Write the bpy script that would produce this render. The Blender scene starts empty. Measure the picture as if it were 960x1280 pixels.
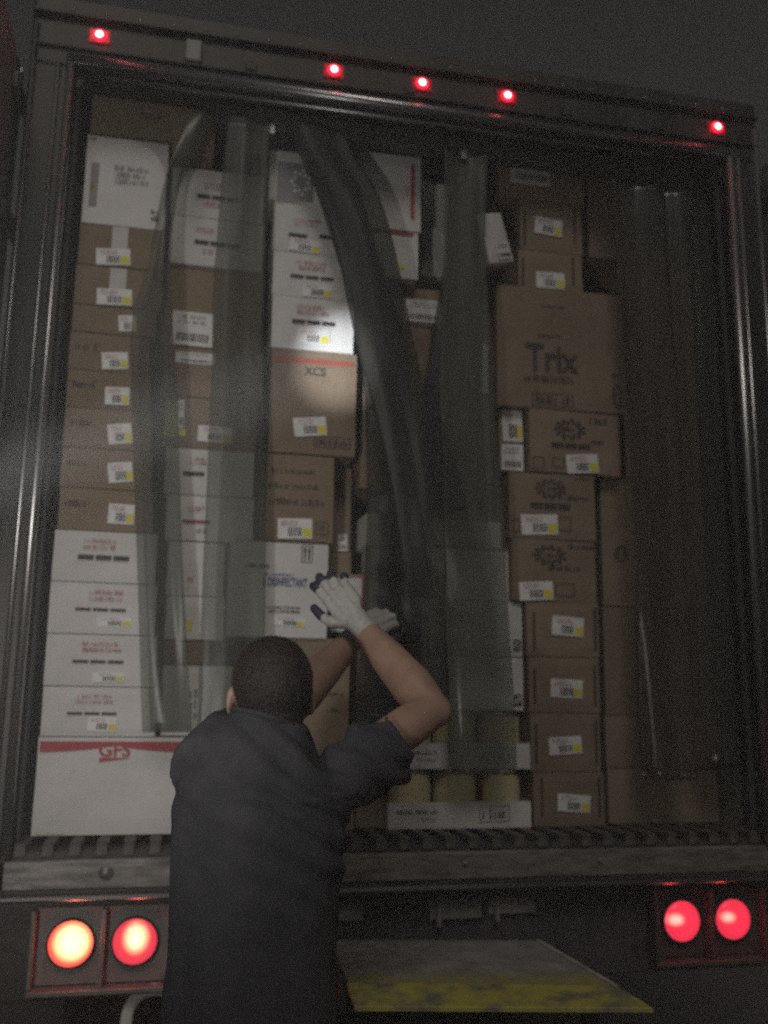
import bpy, bmesh, math, random
from mathutils import Vector, Matrix, noise
random.seed(7)
scene = bpy.context.scene
COL = scene.collection

# ---------------------------------------------------------------- camera
CAM = Vector((-0.768, -3.022, 1.598))
RIGHT = Vector((0.97744162, -0.21079048, 0.01323825))
UP = Vector((-0.0531008, -0.18459655, 0.98137884))
FWD = Vector((0.20442158, 0.95994348, 0.19162549))
cd = bpy.data.cameras.new('camera'); co = bpy.data.objects.new('camera', cd); COL.objects.link(co)
cd.sensor_fit = 'VERTICAL'; cd.sensor_height = 36.0; cd.lens = 36.0 * 1200 / 1280
cd.clip_start = 0.05; cd.clip_end = 600
M = Matrix((RIGHT, UP, -FWD)).transposed().to_4x4(); M.translation = CAM
co.matrix_world = M
cd.dof.use_dof = True; cd.dof.focus_distance = 1.6; cd.dof.aperture_fstop = 3.2
scene.camera = co

# ---------------------------------------------------------------- sky, moonlit-level sun, exposure
SUN_EL, SUN_AZ = math.radians(46), math.radians(-9)      # azimuth from -Y (behind the camera) towards -X
world = bpy.data.worlds.new('World'); scene.world = world; world.use_nodes = True
nt = world.node_tree; nt.nodes.clear()
sky = nt.nodes.new('ShaderNodeTexSky'); sky.sky_type = 'NISHITA'; sky.sun_disc = False
sky.sun_elevation = SUN_EL; sky.sun_rotation = math.radians(180) - SUN_AZ
hs = nt.nodes.new('ShaderNodeHueSaturation'); hs.inputs['Saturation'].default_value = 0.12
tint = nt.nodes.new('ShaderNodeMix'); tint.data_type = 'RGBA'; tint.blend_type = 'MULTIPLY'
tint.inputs['Factor'].default_value = 1.0; tint.inputs['B'].default_value = (1.06, 1.0, 0.97, 1)
bg = nt.nodes.new('ShaderNodeBackground'); bg.inputs['Strength'].default_value = 0.0071
wo = nt.nodes.new('ShaderNodeOutputWorld')
nt.links.new(sky.outputs[0], hs.inputs['Color']); nt.links.new(hs.outputs[0], tint.inputs['A'])
nt.links.new(tint.outputs['Result'], bg.inputs['Color']); nt.links.new(bg.outputs[0], wo.inputs['Surface'])
sd = bpy.data.lights.new('sun', 'SUN'); so = bpy.data.objects.new('sun', sd); COL.objects.link(so)
sd.energy = 0.66; sd.angle = math.radians(20); sd.color = (1.0, 0.93, 0.85)
toward = Vector((math.sin(SUN_AZ) * math.cos(SUN_EL), -math.cos(SUN_AZ) * math.cos(SUN_EL), math.sin(SUN_EL)))
so.rotation_euler = toward.to_track_quat('Z', 'Y').to_euler(); so.location = (-6, -9, 9)
vs = scene.view_settings
scene.display_settings.display_device = 'sRGB'; vs.view_transform = 'Standard'; vs.look = 'None'
vs.exposure = 0.0; vs.gamma = 1.0; vs.use_curve_mapping = False
scene.render.engine = 'CYCLES'
scene.cycles.transparent_max_bounces = 16; scene.cycles.max_bounces = 4; scene.cycles.diffuse_bounces = 2; scene.cycles.glossy_bounces = 2; scene.cycles.transmission_bounces = 2; scene.cycles.volume_bounces = 0
scene.cycles.use_adaptive_sampling = True; scene.cycles.adaptive_threshold = 0.05
scene.cycles.caustics_reflective = False; scene.cycles.caustics_refractive = False
scene.cycles.use_denoising = False
scene.cycles.sample_clamp_indirect = 3.0

# ---------------------------------------------------------------- mesh helpers
def link(name, me, mat=None, parent=None, loc=None):
    o = bpy.data.objects.new(name, me); COL.objects.link(o)
    if mat is not None and me is not None and not me.materials:
        me.materials.append(mat)
    if parent is not None: o.parent = parent
    if loc is not None: o.location = loc
    return o
def empty(name, loc=(0, 0, 0), rot=(0, 0, 0)):
    o = bpy.data.objects.new(name, None); COL.objects.link(o)
    o.location = loc; o.rotation_euler = rot; o.empty_display_size = 0.1
    return o
def tag(o, label, cat, group=None, kind=None):
    o['label'] = label; o['category'] = cat
    if group: o['group'] = group
    if kind: o['kind'] = kind
    return o
def mesh_of(bm, name, smooth=False):
    me = bpy.data.meshes.new(name); bm.normal_update(); bm.to_mesh(me); bm.free()
    if smooth:
        for p in me.polygons: p.use_smooth = True
    return me
def bbox(bm, x0, x1, y0, y1, z0, z1, bev=0.0, seg=1):
    m = Matrix.Translation(((x0 + x1) / 2, (y0 + y1) / 2, (z0 + z1) / 2)) @ Matrix.Diagonal((x1 - x0, y1 - y0, z1 - z0, 1))
    r = bmesh.ops.create_cube(bm, size=1, matrix=m)
    if bev > 0:
        es = list({e for v in r['verts'] for e in v.link_edges})
        bmesh.ops.bevel(bm, geom=es, offset=bev, segments=seg, profile=0.6, affect='EDGES')
def box(name, x0, x1, y0, y1, z0, z1, mat, parent=None, bev=0.0, seg=1):
    bm = bmesh.new(); bbox(bm, x0, x1, y0, y1, z0, z1, bev, seg)
    return link(name, mesh_of(bm, name), mat, parent)
def boxes(name, lst, mat, parent=None, bev=0.0):
    bm = bmesh.new()
    for b in lst: bbox(bm, *b, bev)
    return link(name, mesh_of(bm, name), mat, parent)
def ring_frame(d, ref=None):
    d = d.normalized()
    ref = Vector(ref) if ref is not None else (Vector((0, 0, 1)) if abs(d.z) < 0.9 else Vector((0, 1, 0)))
    a = d.cross(ref); a = a.normalized() if a.length > 1e-5 else d.orthogonal().normalized()
    return a, d.cross(a).normalized()
def tube(bm, pts, rad, n=12, ref=None, cap=True, flat=1.0):
    pts = [Vector(p) for p in pts]; rings = []
    if not hasattr(rad, '__len__'): rad = [rad] * len(pts)
    for i, p in enumerate(pts):
        d = pts[min(i + 1, len(pts) - 1)] - pts[max(i - 1, 0)]
        a, b = ring_frame(d, ref)
        rings.append([bm.verts.new(p + (a * math.cos(t) + b * math.sin(t) * flat) * rad[i]) for t in [2 * math.pi * k / n for k in range(n)]])
    for r0, r1 in zip(rings, rings[1:]):
        for k in range(n): bm.faces.new((r0[k], r0[(k + 1) % n], r1[(k + 1) % n], r1[k]))
    if cap:
        bm.faces.new(rings[0][::-1]); bm.faces.new(rings[-1])
def loft(bm, secs, n=24, cap=True, sq=2.0):
    """secs: (x,y,z,rx,ry) horizontal super-ellipse sections"""
    rings = []
    for x, y, z, rx, ry in secs:
        ring = []
        for k in range(n):
            t = 2 * math.pi * k / n; c, s = math.cos(t), math.sin(t)
            ring.append(bm.verts.new((x + rx * math.copysign(abs(c) ** (2 / sq), c), y + ry * math.copysign(abs(s) ** (2 / sq), s), z)))
        rings.append(ring)
    for r0, r1 in zip(rings, rings[1:]):
        for k in range(n): bm.faces.new((r0[k], r0[(k + 1) % n], r1[(k + 1) % n], r1[k]))
    if cap:
        bm.faces.new(rings[0][::-1]); bm.faces.new(rings[-1])
def ball(bm, c, r, rot=None, seg=20):
    m = Matrix.Translation(c) @ (rot.to_4x4() if rot is not None else Matrix.Identity(4)) @ Matrix.Diagonal((r[0], r[1], r[2], 1))
    bmesh.ops.create_uvsphere(bm, u_segments=seg, v_segments=seg // 2, radius=1, matrix=m)
def lathe(bm, prof, n=24, axis='Z', c=(0, 0, 0)):
    rings = []
    for r, h in prof:
        ring = []
        for k in range(n):
            t = 2 * math.pi * k / n; a, b = r * math.cos(t), r * math.sin(t)
            v = {'Z': (a, b, h), 'Y': (a, h, b), 'X': (h, a, b)}[axis]
            ring.append(bm.verts.new((v[0] + c[0], v[1] + c[1], v[2] + c[2])))
        rings.append(ring)
    for r0, r1 in zip(rings, rings[1:]):
        for k in range(n): bm.faces.new((r0[k], r0[(k + 1) % n], r1[(k + 1) % n], r1[k]))
    bm.faces.new(rings[0][::-1]); bm.faces.new(rings[-1])
    bmesh.ops.recalc_face_normals(bm, faces=bm.faces)
def remeshed(bm, name, voxel, smooth=6, fac=0.5):
    """join overlapping shapes into one continuous skin"""
    bmesh.ops.recalc_face_normals(bm, faces=bm.faces)
    me = mesh_of(bm, name); o = bpy.data.objects.new(name, me); COL.objects.link(o)
    m = o.modifiers.new('r', 'REMESH'); m.mode = 'VOXEL'; m.voxel_size = voxel
    if smooth:
        s = o.modifiers.new('s', 'SMOOTH'); s.factor = fac; s.iterations = smooth
    dg = bpy.context.evaluated_depsgraph_get(); dg.update()
    out = bpy.data.meshes.new_from_object(o.evaluated_get(dg)); out.name = name
    bpy.data.objects.remove(o); bpy.data.meshes.remove(me)
    for p in out.polygons: p.use_smooth = True
    return out

# ---------------------------------------------------------------- materials
def new_mat(name):
    m = bpy.data.materials.new(name); m.use_nodes = True
    t = m.node_tree; return m, t, t.nodes['Principled BSDF'], t.nodes, t.links
def coords(N, L, kind='Object', scale=(1, 1, 1)):
    tc = N.new('ShaderNodeTexCoord'); mp = N.new('ShaderNodeMapping'); mp.inputs['Scale'].default_value = scale
    L.new(tc.outputs[kind], mp.inputs['Vector']); return mp.outputs[0]
def noise_tex(N, L, vec, scale, detail=4, rough=0.6):
    n = N.new('ShaderNodeTexNoise'); n.inputs['Scale'].default_value = scale
    n.inputs['Detail'].default_value = detail; n.inputs['Roughness'].default_value = rough
    if vec is not None: L.new(vec, n.inputs['Vector'])
    return n.outputs['Fac']
def ramp(N, L, fac, stops):
    r = N.new('ShaderNodeValToRGB'); e = r.color_ramp.elements
    e[0].position, e[0].color = stops[0][0], (*stops[0][1], 1); e[1].position, e[1].color = stops[1][0], (*stops[1][1], 1)
    for p, c in stops[2:]:
        x = e.new(p); x.color = (*c, 1)
    L.new(fac, r.inputs['Fac']); return r.outputs['Color']
def bump(N, L, b, h, strength=0.3, dist=0.01):
    bp = N.new('ShaderNodeBump'); bp.inputs['Strength'].default_value = strength; bp.inputs['Distance'].default_value = dist
    L.new(h, bp.inputs['Height']); L.new(bp.outputs[0], b.inputs['Normal'])
def varied(name, c0, c1, scale=6, rough=(0.5, 0.7), metal=0.0, stretch=(1, 1, 1), bmp=0.2, kind='Object', spec=0.5, per_object=0.0, lo=0.35, hi=0.65):
    m, t, b, N, L = new_mat(name)
    v = coords(N, L, kind, stretch); f = noise_tex(N, L, v, scale, 6, 0.65)
    col = ramp(N, L, f, [(lo, c0), (hi, c1)])
    if per_object:
        oi = N.new('ShaderNodeObjectInfo'); mr = N.new('ShaderNodeMapRange')
        mr.inputs['To Min'].default_value = 1 - per_object; mr.inputs['To Max'].default_value = 1 + per_object
        L.new(oi.outputs['Random'], mr.inputs['Value'])
        h = N.new('ShaderNodeHueSaturation'); L.new(col, h.inputs['Color']); L.new(mr.outputs[0], h.inputs['Value']); col = h.outputs[0]
    L.new(col, b.inputs['Base Color'])
    rr = N.new('ShaderNodeMapRange'); rr.inputs['To Min'].default_value, rr.inputs['To Max'].default_value = rough
    L.new(f, rr.inputs['Value']); L.new(rr.outputs[0], b.inputs['Roughness'])
    b.inputs['Metallic'].default_value = metal; b.inputs['Specular IOR Level'].default_value = spec
    if bmp: bump(N, L, b, f, bmp, 0.004)
    return m
def cardboard(name, c0, c1, c2, per_object, scuff=0.8):
    m, t, b, N, L = new_mat(name)
    v = coords(N, L, 'Object'); big = noise_tex(N, L, v, 5, 5, 0.6)
    col = ramp(N, L, big, [(0.3, c0), (0.55, c1), (0.75, c2)])
    vf = coords(N, L, 'Object', (1, 1, 3)); fine = noise_tex(N, L, vf, 90, 3, 0.7)
    mx = N.new('ShaderNodeMix'); mx.data_type = 'RGBA'; mx.blend_type = 'MULTIPLY'; mx.inputs['Factor'].default_value = 0.35
    L.new(col, mx.inputs['A']); L.new(ramp(N, L, fine, [(0.3, (0.75, 0.75, 0.75)), (0.7, (1, 1, 1))]), mx.inputs['B'])
    oi = N.new('ShaderNodeObjectInfo'); mr = N.new('ShaderNodeMapRange')
    mr.inputs['To Min'].default_value = 1 - per_object; mr.inputs['To Max'].default_value = 1 + per_object
    L.new(oi.outputs['Random'], mr.inputs['Value'])
    sv = coords(N, L, 'Object', (1, 1, 1)); sf = noise_tex(N, L, sv, 17, 8, 0.75)          # scuffs and stains
    m3 = N.new('ShaderNodeMix'); m3.data_type = 'RGBA'; m3.blend_type = 'MULTIPLY'; m3.inputs['Factor'].default_value = scuff
    L.new(mx.outputs['Result'], m3.inputs['A']); L.new(ramp(N, L, sf, [(0.34, (0.62, 0.60, 0.58)), (0.45, (1, 1, 1)), (0.62, (1, 1, 1)), (0.70, (1.18, 1.18, 1.18))]), m3.inputs['B']); mx = m3
    h = N.new('ShaderNodeHueSaturation'); L.new(mx.outputs['Result'], h.inputs['Color']); L.new(mr.outputs[0], h.inputs['Value'])
    L.new(h.outputs[0], b.inputs['Base Color']); b.inputs['Roughness'].default_value = 0.82; b.inputs['Specular IOR Level'].default_value = 0.25
    w = N.new('ShaderNodeTexWave'); w.bands_direction = 'X'; w.inputs['Scale'].default_value = 55; w.inputs['Distortion'].default_value = 0.6
    L.new(v, w.inputs['Vector'])
    ad = N.new('ShaderNodeMath'); ad.operation = 'MULTIPLY_ADD'; ad.inputs[1].default_value = 0.15
    L.new(w.outputs['Fac'], ad.inputs[0]); L.new(big, ad.inputs[2]); bump(N, L, b, ad.outputs[0], 0.35, 0.006)
    return m
def flat(name, c, rough=0.7, metal=0.0, spec=0.4):
    return varied(name, tuple(x * 0.86 for x in c), c, 25, (rough * 0.9, min(1, rough * 1.1)), metal, bmp=0.05, spec=spec)
def deck_mat():
    m = varied('grey_deck_with_worn_yellow_edge', (0.19, 0.187, 0.18), (0.36, 0.35, 0.335), 10, (0.45, 0.75), 0.1, bmp=0.4)
    t = m.node_tree; N, L = t.nodes, t.links; b = N['Principled BSDF']; base = b.inputs['Base Color'].links[0].from_socket
    tc = N.new('ShaderNodeTexCoord'); sp = N.new('ShaderNodeSeparateXYZ'); L.new(tc.outputs['Object'], sp.inputs[0])
    n_ = noise_tex(N, L, tc.outputs['Object'], 24, 7, 0.75)
    ad = N.new('ShaderNodeMath'); ad.operation = 'MULTIPLY_ADD'; ad.inputs[1].default_value = 0.35; L.new(n_, ad.inputs[0]); L.new(sp.outputs['Y'], ad.inputs[2])
    mr = N.new('ShaderNodeMapRange'); mr.inputs['From Min'].default_value = -0.19; mr.inputs['From Max'].default_value = -0.33; mr.inputs['To Max'].default_value = 0.85
    L.new(ad.outputs[0], mr.inputs['Value'])
    mx = N.new('ShaderNodeMix'); mx.data_type = 'RGBA'; L.new(mr.outputs[0], mx.inputs['Factor']); L.new(base, mx.inputs['A']); mx.inputs['B'].default_value = (0.36, 0.325, 0.08, 1)
    L.new(mx.outputs['Result'], b.inputs['Base Color']); return m
def emitter(name, core, rim, r_core, r_rim, off, s_core, s_rim, squash=1.0, radial=0):
    """lamp lens: filament seen through a ribbed red lens; hot spot at the filament"""
    m, t, b, N, L = new_mat(name)
    v = coords(N, L, 'Object'); vm = N.new('ShaderNodeVectorMath'); vm.operation = 'SUBTRACT'; vm.inputs[1].default_value = (off[0], 0, off[1])
    L.new(v, vm.inputs[0]); sc = N.new('ShaderNodeVectorMath'); sc.operation = 'MULTIPLY'; sc.inputs[1].default_value = (1, 0, squash)
    L.new(vm.outputs[0], sc.inputs[0]); ln = N.new('ShaderNodeVectorMath'); ln.operation = 'LENGTH'; L.new(sc.outputs[0], ln.inputs[0])
    mr = N.new('ShaderNodeMapRange'); mr.interpolation_type = 'SMOOTHSTEP'
    mr.inputs['From Min'].default_value = r_rim; mr.inputs['From Max'].default_value = r_core
    L.new(ln.outputs['Value'], mr.inputs['Value'])
    mx = N.new('ShaderNodeMix'); mx.data_type = 'RGBA'; L.new(mr.outputs[0], mx.inputs['Factor'])
    mx.inputs['A'].default_value = (*[c * s_rim for c in rim], 1); mx.inputs['B'].default_value = (*[c * s_core for c in core], 1)
    col = mx.outputs['Result']
    if radial:
        vo = N.new('ShaderNodeTexVoronoi'); vo.inputs['Scale'].default_value = radial; vo.inputs['Randomness'].default_value = 0.12; L.new(v, vo.inputs['Vector'])
        m2 = N.new('ShaderNodeMix'); m2.data_type = 'RGBA'; m2.blend_type = 'MULTIPLY'; m2.inputs['Factor'].default_value = 1
        L.new(col, m2.inputs['A']); L.new(ramp(N, L, vo.outputs['Distance'], [(0.1, (1.12, 1.12, 1.12)), (0.7, (0.72, 0.72, 0.72))]), m2.inputs['B']); col = m2.outputs['Result']
    b.inputs['Base Color'].default_value = (0.35, 0.01, 0.015, 1); b.inputs['Roughness'].default_value = 0.25
    L.new(col, b.inputs['Emission Color']); b.inputs['Emission Strength'].default_value = 1
    return m
def vinyl(name, tintc, gloss, dirt, dirtc, spec=0.05):
    m, t, b, N, L = new_mat(name); N.remove(b); out = N['Material Output']
    tr = N.new('ShaderNodeBsdfTransparent'); tr.inputs[0].default_value = (*tintc, 1)
    df = N.new('ShaderNodeBsdfDiffuse'); df.inputs['Color'].default_value = (*dirtc, 1)
    v = coords(N, L, 'Object', (1, 1, 0.22)); f = noise_tex(N, L, v, 9, 6, 0.7)
    mr = N.new('ShaderNodeMapRange'); mr.inputs['From Min'].default_value = 0.3; mr.inputs['From Max'].default_value = 0.75
    mr.inputs['To Min'].default_value = dirt[0]; mr.inputs['To Max'].default_value = dirt[1]; L.new(f, mr.inputs['Value'])
    mx = N.new('ShaderNodeMixShader'); L.new(mr.outputs[0], mx.inputs[0]); L.new(tr.outputs[0], mx.inputs[1]); L.new(df.outputs[0], mx.inputs[2])
    gl = N.new('ShaderNodeBsdfGlossy'); gl.inputs['Roughness'].default_value = gloss
    fr = N.new('ShaderNodeValue'); fr.outputs[0].default_value = spec
    mg = N.new('ShaderNodeMixShader'); L.new(fr.outputs[0], mg.inputs[0]); L.new(mx.outputs[0], mg.inputs[1]); L.new(gl.outputs[0], mg.inputs[2])
    bp = N.new('ShaderNodeBump'); bp.inputs['Strength'].default_value = 0.25; bp.inputs['Distance'].default_value = 0.01; L.new(f, bp.inputs['Height'])
    L.new(bp.outputs[0], gl.inputs['Normal']); L.new(bp.outputs[0], df.inputs['Normal'])
    L.new(mg.outputs[0], out.inputs['Surface']); return m

MAT = {}
MAT['B'] = cardboard('brown_cardboard', (0.215, 0.160, 0.112), (0.25, 0.19, 0.135), (0.29, 0.22, 0.16), 0.12)
MAT['W'] = cardboard('white_cardboard', (0.60, 0.59, 0.57), (0.68, 0.67, 0.655), (0.72, 0.71, 0.70), 0.05, 0.3)
MAT['paper'] = flat('label_paper', (0.78, 0.78, 0.78), 0.5)
MAT['ink'] = flat('black_ink', (0.045, 0.04, 0.045), 0.6)
MAT['grey'] = flat('grey_ink', (0.26, 0.26, 0.27), 0.6)
MAT['red'] = flat('red_ink', (0.42, 0.06, 0.07), 0.6)
MAT['pink'] = flat('faded_red_ink', (0.50, 0.27, 0.27), 0.6)
MAT['rust'] = flat('brown_red_ink', (0.30, 0.07, 0.05), 0.6)
MAT['blue'] = flat('blue_ink', (0.09, 0.11, 0.27), 0.6)
MAT['yellow'] = flat('yellow_ink', (0.72, 0.66, 0.08), 0.6)
MAT['lime'] = flat('lime_ink', (0.42, 0.48, 0.06), 0.6)
MAT['tape'] = flat('packing_tape', (0.55, 0.54, 0.52), 0.25, spec=0.5)
MAT['darkslot'] = flat('slot_shadow_board', (0.07, 0.05, 0.035), 0.9)
MAT['alu'] = varied('brushed_aluminium', (0.30, 0.30, 0.31), (0.50, 0.50, 0.50), 7, (0.24, 0.45), 1.0, (1, 1, 0.06), 0.15)
MAT['alu_h'] = varied('brushed_aluminium_rail', (0.30, 0.30, 0.31), (0.50, 0.50, 0.50), 7, (0.22, 0.45), 1.0, (0.06, 1, 1), 0.15)
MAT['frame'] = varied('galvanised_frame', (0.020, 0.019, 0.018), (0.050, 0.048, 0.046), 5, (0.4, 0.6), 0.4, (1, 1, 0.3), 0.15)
MAT['sill'] = varied('scuffed_steel', (0.12, 0.115, 0.108), (0.34, 0.325, 0.305), 40, (0.32, 0.5), 0.4, (0.22, 1, 1), 0.15, lo=0.36, hi=0.66)
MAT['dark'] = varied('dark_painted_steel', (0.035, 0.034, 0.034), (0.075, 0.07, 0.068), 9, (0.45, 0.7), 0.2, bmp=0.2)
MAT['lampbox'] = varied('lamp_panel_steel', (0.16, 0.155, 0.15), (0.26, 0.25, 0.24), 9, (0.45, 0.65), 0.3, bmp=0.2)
MAT['wall'] = varied('trailer_wall_panel', (0.22, 0.22, 0.21), (0.32, 0.32, 0.31), 4, (0.5, 0.7), 0, bmp=0.1)
MAT['skinwhite'] = varied('white_door_skin', (0.30, 0.30, 0.29), (0.42, 0.42, 0.41), 4, (0.35, 0.55), 0, bmp=0.1)
MAT['rubber'] = varied('black_rubber', (0.02, 0.02, 0.02), (0.045, 0.045, 0.045), 12, (0.55, 0.8))
MAT['asphalt'] = varied('asphalt', (0.03, 0.03, 0.03), (0.075, 0.073, 0.07), 40, (0.75, 0.95), bmp=0.6)
MAT['deck'] = varied('grey_tread_steel', (0.28, 0.275, 0.265), (0.50, 0.49, 0.47), 10, (0.45, 0.75), 0.1, bmp=0.4)
MAT['deck_worn'] = deck_mat()
MAT['rail'] = varied('worn_floor_channel', (0.035, 0.033, 0.031), (0.14, 0.13, 0.12), 18, (0.45, 0.75), 0.2, bmp=0.3)
MAT['yellow_paint'] = varied('worn_yellow_paint', (0.18, 0.17, 0.12), (0.46, 0.415, 0.07), 13, (0.45, 0.7), bmp=0.3, lo=0.38, hi=0.58)
MAT['strip'] = vinyl('clear_vinyl_strip', (0.84, 0.85, 0.82), 0.34, (0.12, 0.42), (0.12, 0.125, 0.12), 0.03)
MAT['strip_dark'] = vinyl('smoky_vinyl_strip', (0.66, 0.67, 0.65), 0.42, (0.32, 0.56), (0.05, 0.051, 0.049), 0.018)
MAT['strip_gloss'] = vinyl('shiny_vinyl_strip', (0.80, 0.81, 0.78), 0.22, (0.16, 0.44), (0.15, 0.155, 0.145), 0.03)
MAT['strip_dark_gloss'] = vinyl('shiny_smoky_vinyl_strip', (0.80, 0.80, 0.78), 0.20, (0.20, 0.42), (0.075, 0.072, 0.066), 0.05)
MAT['can'] = varied('tin_can_metal', (0.5, 0.5, 0.48), (0.62, 0.61, 0.58), 12, (0.25, 0.4), 1.0)
MAT['can_label'] = varied('can_label_cream', (0.62, 0.54, 0.30), (0.70, 0.63, 0.40), 8, (0.35, 0.5))
MAT['can_red'] = varied('can_label_red', (0.30, 0.05, 0.03), (0.36, 0.08, 0.05), 8, (0.35, 0.5))
MAT['skin'] = varied('skin', (0.33, 0.205, 0.15), (0.42, 0.265, 0.195), 14, (0.45, 0.6), bmp=0.15)
MAT['hair'] = varied('short_black_hair', (0.012, 0.010, 0.010), (0.055, 0.046, 0.042), 260, (0.5, 0.7), bmp=0.8)
MAT['shirt'] = varied('navy_cotton', (0.045, 0.046, 0.053), (0.068, 0.069, 0.078), 9, (0.85, 0.95), bmp=0.3, spec=0.15)
MAT['trouser'] = varied('dark_denim', (0.03, 0.033, 0.045), (0.05, 0.055, 0.075), 60, (0.85, 0.95), bmp=0.2)
MAT['glove'] = varied('white_knit_cotton', (0.36, 0.36, 0.345), (0.50, 0.50, 0.48), 90, (0.85, 0.95), bmp=0.5)
MAT['dip'] = varied('navy_rubber_coating', (0.02, 0.022, 0.045), (0.04, 0.042, 0.075), 60, (0.45, 0.6), bmp=0.4)
MAT['eye'] = flat('eye_white', (0.75, 0.73, 0.7), 0.2)
MAT['white_strap'] = varied('white_webbing', (0.50, 0.50, 0.49), (0.62, 0.62, 0.60), 60, (0.7, 0.85), bmp=0.3)

# ---------------------------------------------------------------- ground
bm = bmesh.new(); bmesh.ops.create_grid(bm, x_segments=8, y_segments=8, size=150)
g = link('ground', mesh_of(bm, 'ground'), MAT['asphalt']); g['kind'] = 'structure'; g['label'] = 'dark asphalt yard under the trailer'

# ---------------------------------------------------------------- the trailer
TR = tag(empty('trailer', (0, 0, 0)), 'refrigerated trailer seen from behind with open doors and lit red lamps', 'trailer')
for s, nm in ((-1, 'left'), (1, 'right')):
    def bx(a, b): return (min(s * a, s * b), max(s * a, s * b))
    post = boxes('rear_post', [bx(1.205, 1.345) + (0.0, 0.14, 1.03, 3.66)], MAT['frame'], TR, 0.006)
    bm = bmesh.new(); tube(bm, [(s * 1.212, -0.006, 1.14), (s * 1.212, -0.006, 3.665)], 0.016, 12)
    link('edge_bead', mesh_of(bm, 'edge_bead', True), MAT['alu'], post)
    bm = bmesh.new(); tube(bm, [(s * 1.252, -0.002, 1.14), (s * 1.252, -0.002, 3.665)], 0.009, 10)
    link('edge_bead', mesh_of(bm, 'edge_bead', True), MAT['alu'], post)
    bm = bmesh.new(); tube(bm, [(s * 1.332, -0.001, 1.06), (s * 1.332, -0.001, 3.80)], 0.011, 10)
    link('edge_bead', mesh_of(bm, 'edge_bead', True), MAT['alu'], post)
    boxes('door_seal', [bx(1.183, 1.2045) + (0.05, 0.075, 1.178, 3.66)], MAT['rubber'], post, 0.004)
    side = boxes('side_wall', [bx(1.205, 1.345) + (0.1415, 7.0, 1.0, 3.92)], MAT['wall'], TR)
    # open door leaf folded back along the flank
    hx = s * 1.362
    door = empty('door', (hx, 0.10, 0), (0, 0, s * math.radians(-90))); door.parent = TR
    dw = 1.15
    def dbx(a, b): return (min(s * a, s * b), max(s * a, s * b))
    boxes('door_panel', [dbx(0.02, dw) + (0.02, 0.09, 1.16, 3.68)], MAT['skinwhite'], door, 0.008)
    boxes('door_edge_trim', [dbx(-0.004, 0.0195) + (0.016, 0.094, 1.155, 3.685)], MAT['alu'], door, 0.003)
    for z in (1.30, 1.90, 2.55, 3.10, 3.55):
        h = boxes('hinge', [dbx(-0.012, 0.16) + (0.0, 0.019, z - 0.03, z + 0.03)], MAT['lampbox'], door, 0.004)
        bm = bmesh.new(); tube(bm, [(-0.004 * s, -0.004, z - 0.045), (-0.004 * s, -0.004, z + 0.045)], 0.013, 10)
        link('hinge_pin', mesh_of(bm, 'hinge_pin', True), MAT['alu'], h)
    bm = bmesh.new(); tube(bm, [(s * (dw - 0.2), 0.0, 1.1), (s * (dw - 0.2), 0.0, 3.72)], 0.016, 10)
    link('lock_rod', mesh_of(bm, 'lock_rod', True), MAT['alu'], door)
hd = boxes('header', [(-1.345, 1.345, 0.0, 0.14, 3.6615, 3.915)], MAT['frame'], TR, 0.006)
bm = bmesh.new(); tube(bm, [(-1.225, -0.008, 3.678), (1.225, -0.008, 3.678)], 0.02, 12)
link('header_bead', mesh_of(bm, 'header_bead', True), MAT['alu_h'], hd)
bm = bmesh.new(); tube(bm, [(-1.22, 0.03, 3.655), (1.22, 0.03, 3.655)], 0.011, 10)
link('header_bead', mesh_of(bm, 'header_bead', True), MAT['alu_h'], hd)
boxes('visor_lip', [(-1.345, 1.345, -0.022, -0.0005, 3.838, 3.850)], MAT['frame'], hd, 0.002)
boxes('header_ledge', [(-1.345, 1.345, -0.012, -0.0005, 3.722, 3.730)], MAT['frame'], hd, 0.002)
# keeper plate on the header with two bolts
kp = boxes('latch_keeper', [(-0.845, -0.79, -0.022, -0.0008, 3.735, 3.815)], MAT['lampbox'], hd, 0.004)
for x in (-0.62, -0.05, 0.55, 0.92):
    boxes('latch_keeper', [(x - 0.02, x + 0.02, -0.014, -0.0008, 3.735, 3.765)], MAT['frame'], hd, 0.003)
for x in [-1.22 + 0.11 * i for i in range(23)]:
    bm = bmesh.new(); bmesh.ops.create_uvsphere(bm, u_segments=8, v_segments=5, radius=0.006, matrix=Matrix.Translation((x, -0.001, 3.868)))
    link('rivet', mesh_of(bm, 'rivet', True), MAT['alu_h'], hd)
for s in (-1, 1):   # corner gussets of the opening
    bm = bmesh.new(); vs_ = [bm.verts.new(v) for v in ((s * 1.2045, 0.02, 3.6605), (s * 1.13, 0.02, 3.6605), (s * 1.2045, 0.02, 3.585))]
    f = bm.faces.new(vs_); r = bmesh.ops.extrude_face_region(bm, geom=[f])
    bmesh.ops.translate(bm, vec=(0, 0.06, 0), verts=[v for v in r['geom'] if isinstance(v, bmesh.types.BMVert)])
    bmesh.ops.recalc_face_normals(bm, faces=bm.faces); link('corner_gusset', mesh_of(bm, 'corner_gusset'), MAT['frame'], hd)
boxes('roof', [(-1.345, 1.345, 0.1415, 7.0, 3.922, 3.98)], MAT['wall'], TR, 0.004)
boxes('front_bulkhead', [(-1.204, 1.204, 6.9, 7.0, 1.0, 3.92)], MAT['wall'], TR)
fl = boxes('floor', [(-1.204, 1.204, 0.035, 6.89, 1.02, 1.150)], MAT['dark'], TR)
railm = None
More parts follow.
